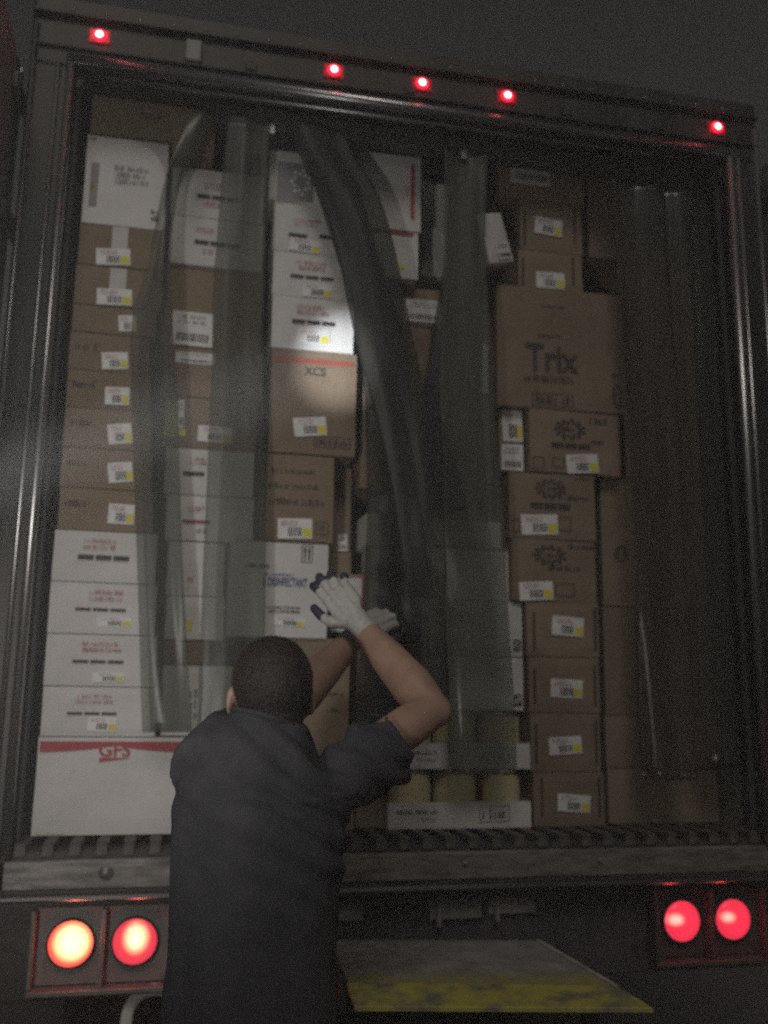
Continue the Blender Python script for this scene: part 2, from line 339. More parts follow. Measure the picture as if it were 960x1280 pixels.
for i in range(32):                                   # ends of the floor channels
    x = -1.175 + i * 0.0758
    if railm is None:
        bm = bmesh.new(); bbox(bm, -0.017, 0.017, 0, 0.8, -0.027, 0.012, 0.003)
        railm = mesh_of(bm, 'floor_rail'); railm.materials.append(MAT['rail'])
    link('floor_rail', railm, None, fl, (x, 0.022 + random.uniform(0, 0.006), 1.1655))
sl = boxes('sill', [(-1.345, 1.345, 0.0, 0.034, 1.052, 1.134)], MAT['sill'], TR, 0.004)
boxes('sill_lip', [(-1.345, 1.345, -0.026, 0.03, 1.026, 1.040)], MAT['alu_h'], sl, 0.003)
boxes('sill_step', [(-1.29, 1.29, 0.008, 0.03, 1.041, 1.0515)], MAT['dark'], sl)
bm = bmesh.new(); bmesh.ops.create_uvsphere(bm, u_segments=12, v_segments=8, radius=1, matrix=Matrix.Translation((-0.93, 0.0, 1.095)) @ Matrix.Diagonal((0.022, 0.010, 0.02, 1)))
link('dented_bolt', mesh_of(bm, 'dented_bolt', True), MAT['sill'], sl)
for x in (-0.35, 0.15, 0.6):
    bm = bmesh.new(); bmesh.ops.create_uvsphere(bm, u_segments=10, v_segments=6, radius=0.010, matrix=Matrix.Translation((x, 0.0, 1.10)))
    link('dented_bolt', mesh_of(bm, 'dented_bolt', True), MAT['sill'], sl)
bo = boxes('rear_bolster', [(-1.28, 1.28, 0.07, 0.20, 0.74, 1.019)], MAT['dark'], TR, 0.004)
for x0, x1, z0, z1 in ((-0.30, -0.16, 0.93, 0.985), (0.05, 0.22, 0.925, 0.99), (0.24, 0.40, 0.935, 0.985), (-0.52, -0.40, 0.93, 0.985)):
    boxes('latch_bracket', [(x0, x1, 0.05, 0.0695, z0, z1), (x0 + 0.02, x0 + 0.035, 0.035, 0.0495, z0 - 0.02, z1 + 0.01)], MAT['lampbox'], bo, 0.003)
# lamp boxes: back plates, dividers and ledges round each round lamp
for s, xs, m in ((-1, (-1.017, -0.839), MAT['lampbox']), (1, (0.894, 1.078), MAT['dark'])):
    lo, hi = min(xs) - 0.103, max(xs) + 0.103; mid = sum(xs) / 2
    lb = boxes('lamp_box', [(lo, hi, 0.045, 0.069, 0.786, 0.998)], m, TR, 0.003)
    for x in (lo, mid, hi):
        boxes('lamp_box_rib', [(x - 0.006, x + 0.006, -0.005, 0.0445, 0.787, 0.997)], m, lb, 0.002)
    boxes('lamp_box_ledge', [(lo - 0.006, hi + 0.006, -0.012, 0.0445, 0.770, 0.7855)], m, lb, 0.003)
MAT['marker_base'] = flat('red_lamp_housing', (0.30, 0.012, 0.02), 0.35)
_b = MAT['marker_base'].node_tree.nodes['Principled BSDF']; _b.inputs['Emission Color'].default_value = (1.0, 0.01, 0.03, 1); _b.inputs['Emission Strength'].default_value = 0.22
def lamp_light(parent, watts, loc):
    ld = bpy.data.lights.new('lamp_glow', 'POINT'); ld.energy = watts; ld.color = (1.0, 0.06, 0.06); ld.shadow_soft_size = 0.015
    o = bpy.data.objects.new('lamp_glow', ld); COL.objects.link(o); o.parent = parent; o.location = loc
def round_lamp(x, mat):
    la = empty('tail_lamp', (x, 0.03, 0.901)); la.parent = TR
    bm = bmesh.new(); lathe(bm, [(0.067, 0.016), (0.068, -0.003), (0.065, -0.007), (0.0625, -0.004), (0.0625, 0.016)], 32, 'Y')
    link('rubber_grommet', mesh_of(bm, 'rubber_grommet', True), MAT['rubber'], la)
    bm = bmesh.new(); lathe(bm, [(0.062, 0.012), (0.062, -0.006), (0.055, -0.013), (0.035, -0.018), (0.012, -0.020)], 32, 'Y')
    link('lens', mesh_of(bm, 'lens', True), mat, la)
    lamp_light(la, 0.16, (0, -0.045, 0))
    return la
RED = (1.0, 0.06, 0.09)
round_lamp(-1.017, emitter('lamp_lens_hot', (1.0, 0.55, 0.22), (1.0, 0.10, 0.07), 0.018, 0.062, (0.004, 0.006), 5.5, 1.6, radial=130))
round_lamp(-0.839, emitter('lamp_lens_bright', (1.0, 0.50, 0.25), (1.0, 0.06, 0.10), 0.003, 0.046, (0.003, 0.012), 5.0, 1.05, 0.85, radial=130))
round_lamp(0.894, emitter('lamp_lens_side_a', (1.0, 0.36, 0.28), (1.0, 0.035, 0.085), 0.004, 0.040, (-0.030, 0.008), 2.4, 1.25, 1.5, radial=110))
round_lamp(1.078, emitter('lamp_lens_side_b', (1.0, 0.36, 0.28), (1.0, 0.035, 0.085), 0.004, 0.036, (-0.026, 0.010), 2.2, 1.2, 1.5, radial=110))
mk = emitter('marker_lens', (1.0, 0.40, 0.42), (1.0, 0.012, 0.045), 0.001, 0.0155, (0.0, 0.0), 26.0, 2.2)
for x in (-1.129, -0.329, -0.007, 0.316, 1.168):
    la = empty('marker_lamp', (x, 0.0, 3.783)); la.parent = TR
    bm = bmesh.new(); bbox(bm, -0.036, 0.036, -0.008, -0.0005, -0.026, 0.026, 0.004); link('lamp_base', mesh_of(bm, 'lamp_base'), MAT['marker_base'], la); lamp_light(la, 0.05, (0, -0.05, 0))
    bm = bmesh.new(); lathe(bm, [(0.023, -0.0085), (0.023, -0.012), (0.019, -0.015), (0.010, -0.017), (0.003, -0.0175)], 20, 'Y'); link('lens', mesh_of(bm, 'lens', True), mk, la)
# wheels under the trailer
wheel_me = None
for x in (-0.98, 0.98):
    for y in (2.2, 3.5):
        if wheel_me is None:
            bm = bmesh.new(); lathe(bm, [(0.29, -0.19), (0.46, -0.20), (0.505, -0.15), (0.51, 0), (0.505, 0.15), (0.46, 0.20), (0.29, 0.19)], 32, 'X'); wheel_me = mesh_of(bm, 'tyre', True); wheel_me.materials.append(MAT['rubber'])
            bm = bmesh.new(); lathe(bm, [(0.05, -0.16), (0.12, -0.17), (0.28, -0.15), (0.285, 0.15), (0.12, 0.17), (0.05, 0.16)], 24, 'X'); rim_me = mesh_of(bm, 'rim', True); rim_me.materials.append(MAT['alu'])
        wh = empty('wheel', (x, y, 0.51)); wh.parent = TR
        link('tyre', wheel_me, None, wh); link('rim', rim_me, None, wh)
boxes('chassis_rail', [(-0.55, -0.45, 0.2005, 6.9, 0.72, 1.0195), (0.45, 0.55, 0.2005, 6.9, 0.72, 1.0195)], MAT['dark'], TR)
# curtain track inside the door opening
tk = boxes('curtain_track', [(-0.74, 1.19, 0.085, 0.135, 3.585, 3.657)], MAT['dark'], TR, 0.004)
for x in (-0.535, 0.175):
    boxes('track_clip', [(x - 0.015, x + 0.015, 0.07, 0.0845, 3.555, 3.60)], MAT['alu'], tk, 0.003)

# ---------------------------------------------------------------- hanging curtain strips
def strip(levels, mat, label, bow=0.012, seed=0, curl=0.0):
    """levels from top to bottom: (xl, yl, zl, xr, yr, zr)"""
    rows = []; L = [tuple(l) for l in levels]; per = 9
    for i in range(len(L) - 1):
        p0, p1, p2, p3 = L[max(i - 1, 0)], L[i], L[i + 1], L[min(i + 2, len(L) - 1)]
        for k in range(per + (1 if i == len(L) - 2 else 0)):
            t = k / per
            rows.append([0.5 * (2 * b + (c - a) * t + (2 * a - 5 * b + 4 * c - d) * t * t + (3 * b - a - 3 * c + d) * t ** 3) for a, b, c, d in zip(p0, p1, p2, p3)])
    bm = bmesh.new(); n = 14; grid = []
    c0 = Vector(((L[0][0] + L[0][3]) / 2, (L[0][1] + L[0][4]) / 2, L[0][2]))
    for r in rows:
        a, b = Vector(r[:3]), Vector(r[3:]); g_ = []
        nrm = (b - a).cross(Vector((0, 0, 1))).normalized()
        for k in range(n + 1):
            t = k / n; p = a.lerp(b, t)
            w = noise.noise(Vector((t * 2.0 + seed, p.z * 2.3, seed))) * 0.016 + noise.noise(Vector((t * 6.0 + seed * 3, p.z * 1.1, 4.0))) * 0.004
            cl = curl * max(0.0, 1 - t / 0.3) ** 2 * min(1.0, max(0.0, (2.2 - p.z) / 0.4))
            g_.append(bm.verts.new(p + nrm * (bow * (1 - (2 * t - 1) ** 2) + w) + Vector((0, cl, 0)) - c0))
        grid.append(g_)
    for r0, r1 in zip(grid, grid[1:]):
        for k in range(n): bm.faces.new((r0[k], r1[k], r1[k + 1], r0[k + 1]))
    o = link('curtain_strip', mesh_of(bm, 'curtain_strip', True), mat, None, c0)
    md = o.modifiers.new('thickness', 'SOLIDIFY'); md.thickness = 0.003; md.offset = 0
    return tag(o, label, 'curtain strip', 'vinyl strips hanging in the trailer doorway')
def q(z, xl, xr, yl, yr=None): return (xl, yl, z, xr, yl if yr is None else yr, z)
strip([q(3.60, -0.815, -0.735, 0.07, 0.08), q(3.42, -0.866, -0.80, 0.05, 0.09), q(3.30, -0.890, -0.848, 0.04, 0.10), q(3.0, -0.928, -0.852, 0.05), q(2.81, -0.966, -0.835, 0.07), q(2.54, -0.949, -0.805, 0.08), q(2.0, -0.90, -0.76, 0.08), q(1.49, -0.854, -0.705, 0.07)],
      MAT['strip'], 'twisted clear curtain strip at the left in front of the white cartons', 0.01, 1)
strip([q(3.60, -0.69, -0.54, 0.07), q(3.0, -0.708, -0.535, 0.08), q(2.66, -0.70, -0.527, 0.08), q(2.08, -0.697, -0.50, 0.07), q(1.45, -0.69, -0.49, 0.05)],
      MAT['strip'], 'straight clear curtain strip hanging above the worker left shoulder', 0.012, 2)
strip([(-0.475, 0.065, 3.60, -0.268, 0.065, 3.60), (-0.445, 0.06, 3.50, -0.240, 0.06, 3.51), (-0.322, 0.04, 3.22, -0.130, 0.05, 3.31), (-0.235, 0.0, 2.80, -0.020, 0.01, 2.79), (-0.152, -0.10, 2.39, 0.028, -0.08, 2.374), (-0.122, -0.25, 2.008, 0.025, -0.23, 2.01), (-0.152, -0.37, 1.85, -0.015, -0.35, 1.85), (-0.103, -0.35, 1.65, 0.003, -0.33, 1.60)],
      MAT['strip_dark'], 'dark curtain strip swept aside and pulled out by the worker left hand', 0.012, 3)
strip([q(3.60, -0.45, -0.27, 0.105), q(3.2, -0.31, -0.15, 0.10), q(2.8, -0.195, -0.03, 0.10), q(2.2, -0.165, -0.01, 0.09), q(1.8, -0.18, -0.05, 0.08), q(1.45, -0.19, -0.05, 0.08)],
      MAT['strip_dark'], 'dark curtain strip hanging behind the one the worker pulls', 0.02, 4)
strip([q(3.60, 0.10, 0.265, 0.07), q(3.2, 0.10, 0.255, 0.07), q(2.9, 0.09, 0.27, 0.07), q(2.6, 0.085, 0.285, 0.07), q(2.21, 0.099, 0.313, 0.07), q(1.8, 0.115, 0.33, 0.065), q(1.36, 0.127, 0.343, 0.055)],
      MAT['strip_gloss'], 'clear curtain strip right of the raised elbow, reaching down to the cans', -0.015, 5, 0.05)
strip([q(3.60, 0.13, 0.27, 0.11), q(3.2, 0.115, 0.26, 0.115), q(2.9, 0.07, 0.255, 0.115), q(2.6, 0.03, 0.25, 0.115), q(2.24, 0.05, 0.27, 0.11)],
      MAT['strip_dark'], 'short dark curtain strip doubled up behind the clear strip above the pale cartons', 0.02, 6)
strip([q(3.60, 0.77, 0.97, 0.08), q(2.7, 0.795, 1.0, 0.09), q(2.0, 0.81, 1.0, 0.08), q(1.34, 0.82, 0.998, 0.07)],
      MAT['strip_dark_gloss'], 'dark curtain strip with a bright lower edge at the right', -0.014, 7, 0.05)
strip([q(3.60, 0.985, 1.16, 0.10), q(2.5, 1.01, 1.17, 0.10), q(1.38, 1.05, 1.175, 0.09)],
      MAT['strip_dark_gloss'], 'curtain strip farthest right beside the right trailer post', 0.015, 8)

# ---------------------------------------------------------------- cartons: x0, x1, z0, z1, front y, depth, board, label, print on the face
CARTONS = [
 (-1.168, -0.705, 1.178, 1.472, 0.16, 0.42, 'W', 'large white carton with red band and red lettering at the floor of the left stack', [('BAND', 0.008, 0.456, 0.258, 0.28), ('T', 0.184, 0.278, 0.234, 0.275, 'GFS', 'red'), ('WEDGE', 0.186, 0.277, 0.222, 0.231, 'red'), ('P', 0.017, 0.098, 0.004, 0.008, 1, 'grey')]),
 (-1.166, -0.816, 1.472, 1.626, 0.165, 0.38, 'W', 'lowest of the four white cartons stacked above the red-banded carton', [('BAR', 0.078, 0.227, 0.066, 0.075), ('S', 0.143, 0.229, 0.017, 0.061, 0), ('P', 0.097, 0.225, 0.098, 0.132, 2, 'red')]),
 (-1.168, -0.825, 1.626, 1.789, 0.165, 0.38, 'W', 'second from below of the four white cartons above the red-banded carton', [('BAR', 0.084, 0.239, 0.072, 0.082), ('S', 0.15, 0.245, 0.015, 0.045, 0), ('P', 0.105, 0.236, 0.105, 0.142, 2, 'red')]),
 (-1.169, -0.835, 1.789, 1.954, 0.165, 0.38, 'W', 'third from below of the four white cartons above the red-banded carton', [('BAR', 0.082, 0.237, 0.073, 0.083), ('S', 0.153, 0.259, 0.026, 0.057, 0), ('P', 0.108, 0.237, 0.102, 0.143, 2, 'red')]),
 (-1.169, -0.844, 1.954, 2.121, 0.165, 0.38, 'W', 'topmost of four white cartons, its printed bar in three pieces and no sticker', [('BAR', 0.078, 0.237, 0.072, 0.088), ('P', 0.08, 0.214, 0.103, 0.145, 2, 'red')]),
 (-1.164, -0.864, 2.122, 2.262, 0.17, 0.36, 'B', 'first of five flat brown cartons directly above the left white cartons', [('S', 0.157, 0.24, 0.026, 0.092, 3), ('P', 0.021, 0.092, 0.072, 0.1, 1, 'ink')]),
 (-1.167, -0.877, 2.262, 2.396, 0.17, 0.36, 'B', 'second of five flat brown cartons above the left white cartons', [('S', 0.151, 0.229, 0.024, 0.091, 4), ('P', 0.021, 0.093, 0.068, 0.095, 1, 'ink')]),
 (-1.167, -0.885, 2.397, 2.533, 0.17, 0.36, 'B', 'third of five flat brown cartons above the left white cartons', [('S', 0.142, 0.219, 0.019, 0.087, 5), ('P', 0.021, 0.094, 0.069, 0.096, 1, 'ink')]),
 (-1.169, -0.898, 2.533, 2.664, 0.17, 0.36, 'B', 'fourth of five flat brown cartons above the left white cartons', [('S', 0.126, 0.205, 0.016, 0.077, 2), ('P', 0.021, 0.095, 0.065, 0.091, 1, 'ink')]),
 (-1.171, -0.905, 2.664, 2.796, 0.17, 0.36, 'B', 'topmost of five flat brown cartons in the left stack', [('S', 0.109, 0.194, 0.01, 0.069, 3), ('P', 0.021, 0.096, 0.066, 0.092, 1, 'ink')]),
 (-1.169, -0.891, 2.798, 2.895, 0.17, 0.36, 'B', 'thin brown carton with corner sticker under the cross-taped cartons', [('S', 0.153, 0.21, 0.013, 0.07, 2)]),
 (-1.17, -0.877, 2.896, 3.038, 0.17, 0.36, 'B', 'lower of two brown cartons with tape and sticker crossing in the left stack', [('TAPE', 0.115, 0.17, 0.06, 0.138), ('S', 0.077, 0.192, 0.004, 0.062, 2)]),
 (-1.167, -0.879, 3.039, 3.189, 0.17, 0.36, 'B', 'upper of two brown cartons with tape and sticker crossing in the left stack', [('TAPE', 0.11, 0.163, 0.064, 0.146), ('S', 0.062, 0.175, 0.004, 0.064, 2)]),
 (-1.165, -0.885, 3.188, 3.52, 0.165, 0.36, 'W', 'tall white carton with grey circle print and yellow mark high in the left stack', [('P', 0.094, 0.228, 0.155, 0.228, 3, 'grey'), ('P', 0.022, 0.048, 0.061, 0.225, 1, 'grey'), ('Y', 0.024, 0.043, 0.126, 0.15), ('P', 0.231, 0.266, 0.027, 0.075, 2, 'ink'), ('P', 0.01, 0.033, 0.307, 0.325, 1, 'ink'), ('ARC', 0.143, 0.273, 0.184, 0.328)]),
 (-1.163, -0.727, 3.522, 3.707, 0.21, 0.4, 'B', 'wide brown carton lying highest at the left under the ceiling', [('P', 0.154, 0.254, 0.11, 0.148, 1, 'ink')]),
 (-0.807, -0.504, 1.473, 1.7, 0.24, 0.34, 'W', 'white carton low in the second stack, beside the large red-banded carton', [('P', 0.09, 0.121, 0.051, 0.153, 3, 'grey')]),
 (-0.805, -0.657, 1.699, 1.783, 0.25, 0.34, 'B', 'low brown carton between white cartons left of the worker head', []),
 (-0.809, -0.613, 1.783, 1.928, 0.24, 0.34, 'W', 'white carton with yellow mark in the second stack behind curtain', [('Y', 0.071, 0.089, 0.031, 0.065)]),
 (-0.813, -0.62, 1.928, 2.112, 0.24, 0.34, 'W', 'white carton with small red print in the second stack above worker shoulder', [('P', 0.068, 0.094, 0.018, 0.069, 2, 'red')]),
 (-0.827, -0.528, 2.115, 2.273, 0.245, 0.34, 'W', 'white carton with red-brown bar near middle of the second stack', [('BARR', 0.058, 0.149, 0.061, 0.072), ('P', 0.067, 0.136, 0.1, 0.122, 2, 'red'), ('P', 0.105, 0.151, 0.024, 0.046, 1, 'grey')]),
 (-0.839, -0.534, 2.273, 2.436, 0.245, 0.34, 'W', 'white carton with short black bar near middle of the second stack', [('BAR', 0.064, 0.134, 0.067, 0.081), ('P', 0.08, 0.15, 0.104, 0.133, 2, 'red')]),
 (-0.851, -0.529, 2.437, 2.621, 0.25, 0.34, 'B', 'brown carton with lime yellow label in the second stack', [('YL', 0.004, 0.047, 0.036, 0.167), ('Y', 0.055, 0.077, 0.042, 0.067), ('S', 0.118, 0.235, 0.027, 0.084, 0), ('SP', 0.049, 0.068, 0.07, 0.17)]),
 (-0.861, -0.519, 2.622, 2.801, 0.25, 0.34, 'B', 'brown carton with white strip label along its top edge', [('SP', 0.038, 0.172, 0.12, 0.161)]),
 (-0.875, -0.529, 2.801, 3.114, 0.25, 0.34, 'B', 'tall brown carton with broad white barcode label in second stack', [('SP', 0.034, 0.178, 0.008, 0.133)]),
 (-0.869, -0.533, 3.108, 3.293, 0.235, 0.32, 'W', 'lower of two white cartons with black bars at top of the second stack', [('BAR', 0.089, 0.25, 0.08, 0.095), ('P', 0.086, 0.162, 0.124, 0.146, 2, 'red'), ('P', 0.121, 0.16, 0.043, 0.07, 1, 'red')]),
 (-0.873, -0.54, 3.293, 3.482, 0.235, 0.32, 'W', 'upper of two white cartons with black bars at top of the second stack', [('BAR', 0.093, 0.247, 0.072, 0.088), ('P', 0.114, 0.188, 0.108, 0.139, 2, 'red'), ('P', 0.117, 0.179, 0.038, 0.063, 1, 'red')]),
 (-0.477, -0.193, 1.388, 1.797, 0.19, 0.4, 'B', 'brown carton beside the worker head under the white disinfectant carton', [('P', 0.206, 0.265, 0.219, 0.232, 1, 'ink'), ('P', 0.207, 0.25, 0.167, 0.18, 1, 'ink')]),
 (-0.61, -0.275, 1.794, 2.114, 0.17, 0.34, 'W', 'white carton with blue print and two arrows above the worker head', [('T', 0.112, 0.262, 0.17, 0.2, '& DISINFECTANT', 'blue'), ('P', 0.116, 0.218, 0.204, 0.215, 1, 'blue'), ('P', 0.052, 0.136, 0.226, 0.244, 1, 'ink'), ('P', 0.121, 0.253, 0.08, 0.106, 2, 'ink'), ('ARW', 0.24, 0.278, 0.254, 0.314), ('S', 0.154, 0.26, 0.038, 0.07, 0)]),
 (-0.498, -0.263, 2.117, 2.42, 0.17, 0.4, 'B', 'brown carton with three printed lines and tilted sticker in the third stack', [('S', 0.044, 0.161, 0.01, 0.079, 4), ('P', 0.01, 0.169, 0.231, 0.254, 1, 'ink'), ('P', 0.007, 0.184, 0.178, 0.203, 1, 'ink'), ('P', 0.011, 0.208, 0.121, 0.151, 1, 'ink'), ('FR', 0.172, 0.216, 0.028, 0.072), ('P', 0.183, 0.207, 0.037, 0.064, 1, 'ink')]),
 (-0.497, -0.191, 2.424, 2.8, 0.17, 0.4, 'B', 'brown carton with thin red stripe and tilted sticker lit by flashlight', [('BANDS', 0.004, 0.291, 0.326, 0.344), ('T', 0.116, 0.192, 0.283, 0.315, 'XCS', 'ink'), ('S', 0.086, 0.2, 0.065, 0.131, 5), ('FR', 0.157, 0.285, 0.027, 0.067), ('P', 0.165, 0.28, 0.033, 0.059, 1, 'ink')]),
 (-0.502, -0.206, 2.8, 2.998, 0.17, 0.36, 'W', 'brightly lit white carton with black bar and yellow sticker, lowest of three', [('BAR', 0.073, 0.226, 0.095, 0.11), ('P', 0.088, 0.208, 0.128, 0.171, 2, 'red'), ('S', 0.094, 0.208, 0.024, 0.081, 0)]),
 (-0.505, -0.227, 2.997, 3.165, 0.17, 0.36, 'W', 'middle of three white cartons with red print above the lit one', [('BAR', 0.065, 0.22, 0.07, 0.082), ('P', 0.081, 0.205, 0.101, 0.141, 2, 'red'), ('S', 0.107, 0.219, 0.004, 0.054, 0)]),
 (-0.509, -0.231, 3.165, 3.358, 0.17, 0.36, 'W', 'upper white carton with broken black bar beneath the grey-printed white carton', [('BAR', 0.058, 0.124, 0.056, 0.071), ('BAR', 0.168, 0.211, 0.062, 0.077), ('P', 0.068, 0.175, 0.1, 0.134, 2, 'red'), ('S', 0.062, 0.177, 0.004, 0.053, 0)]),
 (-0.53, -0.227, 3.355, 3.554, 0.165, 0.36, 'W', 'white carton with grey picture print high in the third stack', [('PIC', 0.029, 0.162, 0.005, 0.154), ('P', 0.099, 0.142, 0.056, 0.081, 2, 'red')]),
 (-0.245, -0.12, 1.827, 2.032, 0.3, 0.3, 'W', 'narrow white carton with red edges just behind the raised glove', [('BANDS', 0.004, 0.118, 0.194, 0.201), ('VR', 0.108, 0.117, 0.013, 0.193)]),
 (-0.26, -0.174, 2.031, 2.108, 0.3, 0.3, 'B', 'small brown carton above narrow red-edged white carton', []),
 (-0.256, -0.175, 2.111, 2.42, 0.32, 0.3, 'B', 'narrow brown carton recessed beside the third stack', [('SP', 0.032, 0.067, 0.004, 0.064), ('SP', 0.042, 0.047, 0.242, 0.293)]),
 (-0.157, -0.058, 1.178, 1.825, 0.24, 0.3, 'B', 'tall brown carton behind the raised forearm', []),
 (-0.119, 0.03, 1.828, 2.128, 0.25, 0.34, 'W', 'white carton with thin red top line behind the dark hanging strip', [('BANDS', 0.004, 0.145, 0.292, 0.297), ('P', 0.022, 0.123, 0.167, 0.204, 2, 'ink')]),
 (-0.137, 0.064, 2.129, 2.247, 0.25, 0.34, 'W', 'plain low white carton on the red-lined carton behind dark strip', []),
 (-0.071, 0.092, 2.249, 2.334, 0.34, 0.3, 'W', 'small white carton wedged in shade behind the dark strip', []),
 (-0.161, 0.082, 2.336, 2.763, 0.26, 0.34, 'B', 'brown carton behind the dark strip beside the flashlit carton', [('SP', 0.034, 0.058, 0.223, 0.292)]),
 (-0.154, 0.111, 2.771, 2.974, 0.28, 0.34, 'B', 'shaded brown carton behind broad dark strip at mid height', []),
 (-0.148, 0.151, 2.977, 3.127, 0.28, 0.34, 'B', 'shaded brown carton with wide pale label behind the dark strip', [('SP', 0.15, 0.293, 0.014, 0.103)]),
 (-0.196, 0.044, 3.134, 3.322, 0.22, 0.34, 'W', 'white carton with thin red line hanging between curtain strips', [('BANDS', 0.004, 0.218, 0.171, 0.184), ('Y', 0.158, 0.182, 0.034, 0.053)]),
 (-0.195, 0.051, 3.323, 3.631, 0.22, 0.34, 'W', 'white carton with upright red band high between two curtain strips', [('VR', 0.203, 0.218, 0.046, 0.274), ('P', 0.181, 0.2, 0.136, 0.185, 2, 'red')]),
 (0.103, 0.219, 3.25, 3.655, 0.42, 0.3, 'W', 'white carton standing recessed behind the red-banded white carton', []),
 (0.059, 0.433, 1.565, 1.751, 0.22, 0.34, 'W', 'lower of two white cartons with end marks on top of the can trays', [('P', 0.337, 0.364, 0.018, 0.057, 2, 'ink'), ('FR', 0.337, 0.364, 0.018, 0.057)]),
 (0.058, 0.43, 1.751, 1.946, 0.22, 0.34, 'W', 'upper of two white cartons with end marks above the can trays', [('P', 0.335, 0.362, 0.023, 0.06, 2, 'ink'), ('FR', 0.335, 0.362, 0.023, 0.06)]),
 (0.1, 0.388, 1.947, 2.139, 0.23, 0.34, 'W', 'white carton with red top line behind the clear hanging strip', [('BANDS', 0.004, 0.283, 0.183, 0.188)]),
 (0.108, 0.366, 2.14, 2.236, 0.24, 0.34, 'W', 'low white carton topping the pale stack behind the clear strip', []),
 (0.113, 0.341, 2.241, 2.511, 0.27, 0.34, 'B', 'dark brown carton above the pale stack behind curtain strips', []),
 (0.112, 0.337, 2.511, 2.726, 0.27, 0.34, 'B', 'dark brown carton in deep shade left of the two small white labels', []),
 (0.173, 0.333, 2.732, 2.928, 0.28, 0.3, 'W', 'white carton with bright edge left of the large cereal carton', []),
 (0.16, 0.338, 2.928, 3.18, 0.28, 0.34, 'B', 'dark brown carton under the tilted white carton', []),
 (0.357, 0.454, 2.425, 2.663, 0.24, 0.34, 'B', 'narrow brown carton with two stacked white labels', [('SY', 0.013, 0.091, 0.116, 0.235), ('SP', 0.009, 0.093, 0.006, 0.104)]),
 (0.454, 0.718, 1.178, 1.36, 0.2, 0.42, 'B', 'lowest of four brown cartons with slots and stickers in the right stack', [('S', 0.087, 0.207, 0.049, 0.107, 0), ('V', 0.026, 0.035, 0.037, 0.163), ('V', 0.238, 0.247, 0.034, 0.163)]),
 (0.446, 0.71, 1.36, 1.56, 0.2, 0.42, 'B', 'second from below of four slotted brown cartons in the right stack', [('S', 0.067, 0.189, 0.059, 0.119, 0), ('V', 0.017, 0.026, 0.027, 0.161), ('V', 0.24, 0.249, 0.027, 0.177)]),
 (0.443, 0.71, 1.56, 1.754, 0.2, 0.42, 'B', 'third from below of four slotted brown cartons in the right stack', [('S', 0.08, 0.2, 0.052, 0.116, 0), ('V', 0.018, 0.027, 0.029, 0.153), ('V', 0.243, 0.252, 0.026, 0.166)]),
 (0.437, 0.713, 1.754, 1.95, 0.2, 0.42, 'B', 'topmost of four slotted brown cartons in the right stack', [('S', 0.096, 0.215, 0.074, 0.142, -1), ('V', 0.024, 0.033, 0.023, 0.155), ('V', 0.254, 0.264, 0.028, 0.177)]),
 (0.385, 0.708, 1.948, 2.174, 0.195, 0.42, 'B', 'lower of two printed brown cartons with tilted stickers in right stack', [('S', 0.026, 0.153, 0.004, 0.069, 6), ('FR', 0.162, 0.235, 0.021, 0.067), ('OV', 0.085, 0.201, 0.135, 0.201), ('P', 0.136, 0.268, 0.111, 0.134, 1, 'ink'), ('P', 0.214, 0.32, 0.19, 0.213, 1, 'ink')]),
 (0.376, 0.71, 2.173, 2.417, 0.195, 0.42, 'B', 'upper of two printed brown cartons with tilted stickers in right stack', [('S', 0.045, 0.185, 0.015, 0.089, 5), ('BAR', 0.082, 0.234, 0.112, 0.132), ('OV', 0.105, 0.213, 0.153, 0.219), ('FR', 0.011, 0.042, 0.023, 0.069), ('FR', 0.185, 0.235, 0.032, 0.085), ('P', 0.216, 0.31, 0.147, 0.165, 1, 'ink'), ('P', 0.255, 0.318, 0.224, 0.239, 1, 'ink')]),
 (0.461, 0.823, 2.424, 2.67, 0.2, 0.42, 'B', 'brown carton with long black bar and tilted sticker beneath the cereal carton', [('S', 0.142, 0.269, 0.004, 0.075, 4), ('BAR', 0.087, 0.236, 0.096, 0.115), ('OV', 0.104, 0.215, 0.133, 0.204), ('FR', 0.011, 0.055, 0.012, 0.054), ('P', 0.232, 0.313, 0.191, 0.222, 1, 'ink'), ('P', 0.23, 0.304, 0.116, 0.135, 1, 'ink'), ('FR', 0.086, 0.136, 0.02, 0.056)]),
 (0.338, 0.849, 2.665, 3.143, 0.2, 0.42, 'B', 'big brown cereal carton with bold dark lettering', [('T', 0.112, 0.32, 0.144, 0.252, 'Trix', 'ink'), ('P', 0.105, 0.331, 0.097, 0.132, 1, 'ink'), ('FR', 0.135, 0.297, 0.01, 0.06), ('P', 0.148, 0.284, 0.016, 0.053, 1, 'ink'), ('P', 0.177, 0.274, 0.397, 0.41, 1, 'ink'), ('P', 0.162, 0.264, 0.277, 0.296, 1, 'ink'), ('P', 0.452, 0.494, 0.138, 0.163, 1, 'ink'), ('OV', 0.452, 0.491, 0.024, 0.119)]),
 (0.431, 0.692, 3.144, 3.299, 0.21, 0.36, 'B', 'brown carton with small sticker sitting on the cereal carton', [('S', 0.07, 0.184, 0.004, 0.069, -2), ('V', 0.013, 0.023, 0.008, 0.119), ('V', 0.215, 0.225, 0.029, 0.142)]),
 (0.44, 0.697, 3.299, 3.505, 0.21, 0.36, 'B', 'brown carton with small sticker below the topmost right carton', [('S', 0.059, 0.171, 0.069, 0.139, -4), ('V', 0.013, 0.023, 0.02, 0.164), ('V', 0.217, 0.227, 0.045, 0.19)]),
 (0.348, 0.706, 3.506, 3.711, 0.2, 0.4, 'B', 'topmost brown carton with large white label in the right stack', [('SP', 0.052, 0.214, 0.059, 0.182)]),
 (0.751, 1.186, 1.178, 1.369, 0.25, 0.45, 'B', 'wide brown carton on the floor at the far right', []),
